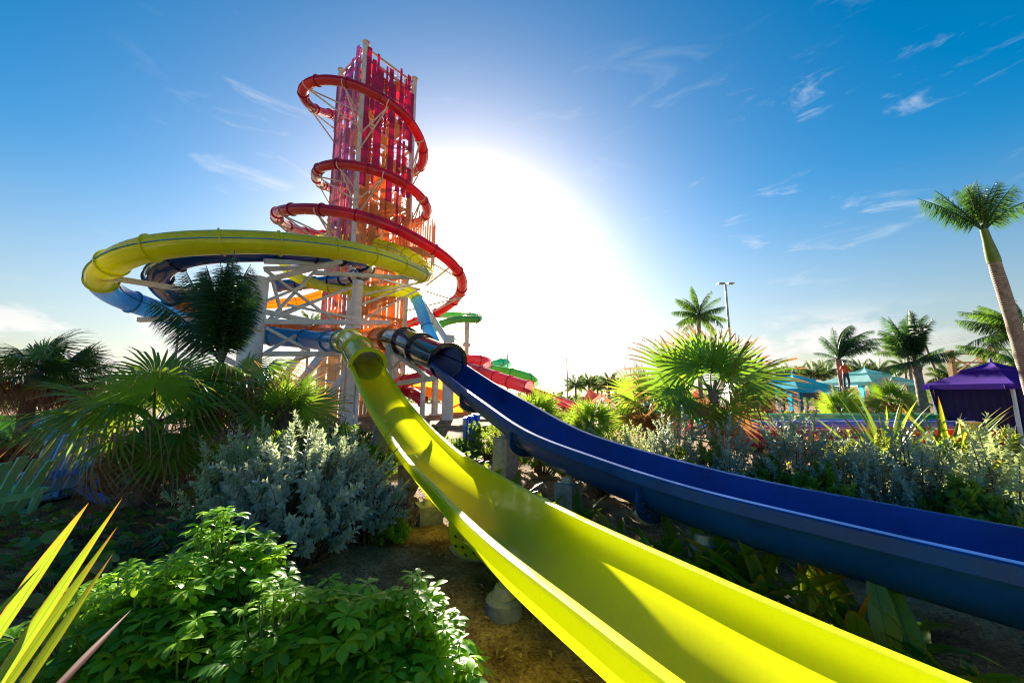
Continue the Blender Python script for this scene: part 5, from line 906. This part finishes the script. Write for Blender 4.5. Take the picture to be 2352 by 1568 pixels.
lamp_post('slender mast left of the far palms', 1302, 822, 55, ())
lamp_post('grey pole standing behind the coconut palm under the ring', 412, 752, 24, ())
def pole(label, a, b, r, m, nm='pole', cat='pole', group='leaning white poles'):
    q = MB(); q.cyl(a, b, r, n=10); q.cyl(b, (b[0], b[1], b[2] + .05), r * 1.2, n=10); return tag(q.build(nm, m, None, 40), label, cat, group)
for x, Y, top, lab in ((1697, 20, 868, 'white mast right below the large fan palm'), (1778, 30, 846, 'thin white mast left of the turquoise roof'), (1480, 19, 905, 'short white post behind the browned fan palm'), (1560, 20, 905, 'short white post left of the large fan palm trunk')):
    p = PX(x, top, Y); pole(lab, (p[0] + .05, p[1], 0), p, .09, M['white'])
# power line with its pole
a = (44.94, 40.00, 8.11); q = MB(); q.cyl((a[0] + 2.0, a[1], 0), (a[0], a[1], a[2]), .14, .1, n=10); q.box((a[0], a[1], a[2] - .4), (1.6, .12, .12)); tag(q.build('utility_pole', M['trunk_g'], None, 40), 'leaning utility pole with crossarm left of the purple cabana', 'pole')
for k in range(4):
    C = [np.array(PX(1778, 838 + 2.5 * k, 75)), np.array(a) + np.array((-.6 + .4 * k, 0, -.2 * k)), np.array(PX(2400, 704 + 5 * k, 20))]; P = []
    for u, v in zip(C, C[1:]):
        for f in np.linspace(0, 1, 9): P.append(u + (v - u) * f - np.array((0, 0, 1.2 * f * (1 - f))))
    me = NB(); me.raw(*pipe(P, .013, 4)); tag(link('power_line', me.mesh('power_line'), M['bolt']), ('highest', 'second from top', 'third from top', 'lowest')[k] + ' of the four power lines crossing the right sky', 'cable', 'power lines')
# timber tower at the right
def timber():
    p = (33.58, 26.00, 4.53); t = thing('timber_tower', 'timber tower frame with cross bracing behind the purple cabana', 'tower', (p[0], p[1], 0)); M['timber'] = plain('timber', (.42, .26, .12), (.30, .18, .08), .8, 6); z1 = (33.74, 26.00, 5.46)[2]; w = 1.25
    for i in (-1, 1):
        for j in (-1, 1): q = MB(); q.bar((p[0] + i * w, p[1] + j * w, 0), (p[0] + i * w * .9, p[1] + j * w, z1), .3, .3); q.build('post', M['timber'], t)
    for z in (z1 - 1.9, z1 - .9, z1 - .25):
        for j in (-1, 1): q = MB(); q.bar((p[0] - w, p[1] + j * w, z), (p[0] + w, p[1] + j * w, z), .1); q.build('rail', M['timber'], t)
    for j in (-1, 1):
        for s in (-1, 1): q = MB(); q.bar((p[0] - s * w, p[1] + j * w, z1 - 1.9), (p[0] + s * w, p[1] + j * w, z1 - .3), .06); q.build('cross_brace', M['timber'], t)
    q = MB(); q.box((p[0] + .8, p[1], z1 - 2.1), (4.4, 3.2, .18)); q.build('deck', M['timber'], t)
    for a, b in (((26.79, 20.00, 1.00), (27.58, 20.00, 3.90)), ((27.48, 20.00, 1.00), (27.51, 20.00, 3.90))): q = MB(); q.bar(a, b, .24, .24); q.build('raking_prop', M['timber'], t)
timber()
# thatched hut roof
p = (28.18, 42.00, 2.95); mb = MB(); mb.add([(p[0] - 5, p[1] - 3, 1.9), (p[0] + 5, p[1] - 3, 1.9), (p[0] + 5, p[1] + 3, 1.9), (p[0] - 5, p[1] + 3, 1.9), (p[0] - 4, p[1], 4.7), (p[0] + 4, p[1], 4.7)], [(3, 2, 1, 0), (0, 1, 5, 4), (1, 2, 5), (2, 3, 4, 5), (3, 0, 4)])
t = thing('thatched_hut', 'grey-brown thatched hut roof behind the browned fan palm', 'hut', (p[0], p[1], 0)); mb.build('roof', plain('thatch', (.16, .12, .09), (.08, .06, .05), .95, 12, bmp=.05), t)
for i in (-1, 1):
    for j in (-1, 1): q = MB(); q.box((p[0] + i * 4, p[1] + j * 2.4, 1), (.2, .2, 2)); q.build('post', M['stem'], t)
# coloured picket fence at the far left
def fence():
    xa, Y = -28., 19.; t = thing('picket_fence', 'low picket fence shading from lime green to blue behind the left palms', 'fence', (xa, Y, 0)); cols = [plain('fence_lime', (.30, .62, .10), None, .6, 4, trans=.25), plain('fence_aqua', (.05, .50, .50), None, .6, 4, trans=.25), plain('fence_blue', (.03, .22, .60), None, .6, 4, trans=.25)]
    for i in range(54):
        f = i / 53; m = cols[0 if f < .45 else (2 if i % 5 < 2 else 1)]; q = MB(); q.box((xa + i * .16, Y, .62), (.12, .03, 1.2)); q.build('picket', m, t)
    for z in (.35, .95): q = MB(); q.box((xa + 53 * .08, Y + .04, z), (8.8, .04, .09)); q.build('rail', cols[1], t)
fence()
# oversized slatted garden chairs on the left
def chair(label, loc, rz, m, mb_, s=1., group='slatted garden chairs'):
    t = thing('garden_chair', label, 'chair', loc, group); t.rotation_euler = (0, 0, rz); t.scale = (s, s, s)
    def put(nm, b, mm=m): return link(nm, b.mesh(nm), mm, t)
    for i in range(5): a = (i - 2) * .15; put('back_slat', MB().bar((a, .35, .30), (a * 1.25, .78, 1.25 - abs(i - 2) * .06), .135, .03, up=(0, 1, 0)), mb_)
    for i in range(6): put('seat_slat', MB().bar((-.42, -.38 + i * .13, .40 - i * .022), (.42, -.38 + i * .13, .40 - i * .022), .12, .03))
    for sx in (-1, 1):
        b = MB()
        for k in range(3): put('arm_slat', MB().bar((sx * .46 + (k - 1) * .072, -.55, .66), (sx * .46 + (k - 1) * .072, .55, .62), .068, .035))
        put('leg', MB().bar((sx * .46, -.38, 0), (sx * .46, -.38, .64), .12, .05, up=(1, 0, 0))); put('leg', MB().bar((sx * .44, -.45, .42), (sx * .44, .75, .0), .05, .14)); put('arm_brace', MB().bar((sx * .46, .52, .60), (sx * .46, .38, .22), .05, .12))
    put('back_rail', MB().bar((-.45, .56, .58), (.45, .56, .58), .05, .1)); return t
M['blue_paint'] = plain('blue_painted_wood', (.04, .24, .72), (.03, .18, .6), .5, 5); M['sky_paint'] = plain('pale_blue_painted_wood', (.42, .60, .82), (.34, .52, .74), .5, 5); M['green_paint'] = plain('green_painted_wood', (.22, .56, .30), (.18, .48, .25), .5, 5)
c = (-9.30, 7.60, 0.71); chair('blue slatted garden chair with pale tall back at the left', (c[0] - .25, c[1] + .2, float(hgt(c[0], c[1]))), R(-100), M['blue_paint'], M['sky_paint'], 1.25)
c = (-8.19, 6.30, 0.68); chair('green slatted garden chair cut by the left edge', (c[0] - .55, c[1], float(hgt(c[0], c[1]))), R(-95), M['green_paint'], M['green_paint'], 1.0)
c = (-11.45, 10.50, 1.03); chair('blue slatted garden chair glimpsed through the big palm leaves', (c[0], c[1], 0), R(170), M['blue_paint'], M['blue_paint'], 1.1)
# decking under the chairs
q = MB(); c = (-10.34, 8.20, 0.49)
t = thing('deck', 'grey timber deck under the garden chairs', 'deck', (c[0] - 2, c[1] + 1, .1)); dk = plain('grey_deck', (.34, .34, .36), (.24, .24, .26), .8, 6)
for i in range(18): q = MB(); q.box((c[0] - 2.0, c[1] - .6 + i * .16, .06), (5.0, .145, .05)); q.build('plank', dk, t)
# blue pads under the navy trough, person trimming the palm
p = (-1.78, 14.50, 1.61); mb = MB()
for i in range(3): mb.box((p[0] + .18 * i, p[1] + .1 * i, .75 + .05 * i), (.12, .5, 1.3), .3 * i)
tag(mb.build('stacked_mats', M['lane_blue'], None), 'bright blue foam mats standing under the navy trough', 'mats')
def person():
    p = (21.06, 23.40, 2.66); z0 = p[2] - .1; me = bpy.data.meshes.new('body')
    J = [(0, 0, .92), (0, 0, 1.15), (0, 0, 1.38), (0, -.01, 1.52), (0, -.02, 1.66), (.10, 0, .88), (.11, -.06, .48), (.11, .02, .06), (.12, -.12, .03), (-.10, 0, .88), (-.12, .02, .48), (-.13, .06, .06), (-.13, -.08, .03), (.19, 0, 1.38), (.30, -.05, 1.14), (.22, -.28, 1.12), (.18, -.36, 1.14), (-.19, 0, 1.38), (-.33, -.04, 1.2), (-.42, -.22, 1.36), (-.45, -.29, 1.42)]
    E_ = [(0, 1), (1, 2), (2, 3), (3, 4), (0, 5), (5, 6), (6, 7), (7, 8), (0, 9), (9, 10), (10, 11), (11, 12), (2, 13), (13, 14), (14, 15), (15, 16), (2, 17), (17, 18), (18, 19), (19, 20)]
    rad = [.14, .13, .15, .06, .10, .09, .065, .045, .04, .09, .065, .045, .04, .065, .045, .035, .03, .065, .045, .035, .03]
    me.from_pydata(J, E_, []); me.update(); o = bpy.data.objects.new('body', me); sc.collection.objects.link(o); md = o.modifiers.new('s', 'SKIN'); o.modifiers.new('d', 'SUBSURF').levels = 1; o.modifiers['d'].render_levels = 1
    for v, r_ in zip(me.skin_vertices[0].data, rad): v.radius = (r_, r_)
    me.skin_vertices[0].data[0].use_root = True
    m, n, l, pr, out = new_mat('person_clothing'); tc = n.new('ShaderNodeTexCoord'); s = n.new('ShaderNodeSeparateXYZ'); l.new(tc.outputs['Object'], s.inputs[0]); rp = n.new('ShaderNodeValToRGB'); rp.color_ramp.interpolation = 'CONSTANT'; e = rp.color_ramp.elements; e[0].color = (.02, .03, .08, 1); e[0].position = 0; e[1].position = .5; e[1].color = (.8, .09, .02, 1); k = e.new(.76); k.color = (.35, .19, .12, 1); dv = n.new('ShaderNodeMath'); dv.operation = 'DIVIDE'; dv.inputs[1].default_value = 2.; l.new(s.outputs[2], dv.inputs[0]); l.new(dv.outputs[0], rp.inputs[0]); l.new(rp.outputs[0], pr.inputs['Base Color']); me.materials.append(m)
    t = thing('person', 'person in an orange shirt and dark trousers on a ladder at the windblown palm', 'person', (p[0], p[1], z0)); o.parent = t
    hm = MB(); hm.loft([[(r_ * math.cos(a), -.02 + r_ * math.sin(a), z) for a in np.linspace(0, 6.283, 10, endpoint=False)] for z, r_ in ((1.68, .105), (1.74, .10), (1.79, .06), (1.80, .01))]); link('hair', hm.mesh('hair', 60), M['bolt'], t)
    l_ = thing('ladder', 'pinkish step ladder under the person at the windblown palm', 'ladder', (p[0], p[1], 0)); lm = plain('ladder_paint', (.6, .25, .2), None, .6, 4)
    for dx in (-.25, .25):
        for dy in (-.35, .5): q = MB(); q.bar((p[0] + dx * 1.5, p[1] + dy, 0), (p[0] + dx, p[1] + .03, z0 + .02), .06); q.build('rail', lm, l_)
    for i in range(int(z0 / .3)): f = (i + 1) * .3 / z0; q = MB(); q.bar((p[0] - .3, p[1] - .35 + .38 * f, f * z0), (p[0] + .3, p[1] - .35 + .38 * f, f * z0), .07, .03); q.build('rung', lm, l_)
person()

# far tree belt that closes the view
def far_trees():
    b = NB(); N = 5200; a = RNG.uniform(-1.15, 1.15, N); r = RNG.uniform(88, 112, N); hh = 2.2 + 1.6 * np.sin(a * 9.) * np.sin(a * 23 + 1) + 1.0 * np.sin(a * 61); z = np.abs(RNG.normal(0, .55, N)) * np.maximum(hh, 1.0); D = RNG.normal(0, 1, (N, 3)); D[:, 2] += .6
    b.inst(blade(2, .5, bend=.3), orient(D), np.stack([np.sin(a) * r, np.cos(a) * r, z], 1), RNG.uniform(.9, 2.0, N)); return link('far_tree_belt', b.mesh('far_tree_belt'), M['far'], kind='stuff')
tag(far_trees(), 'low belt of far trees along the horizon behind the park', 'trees')
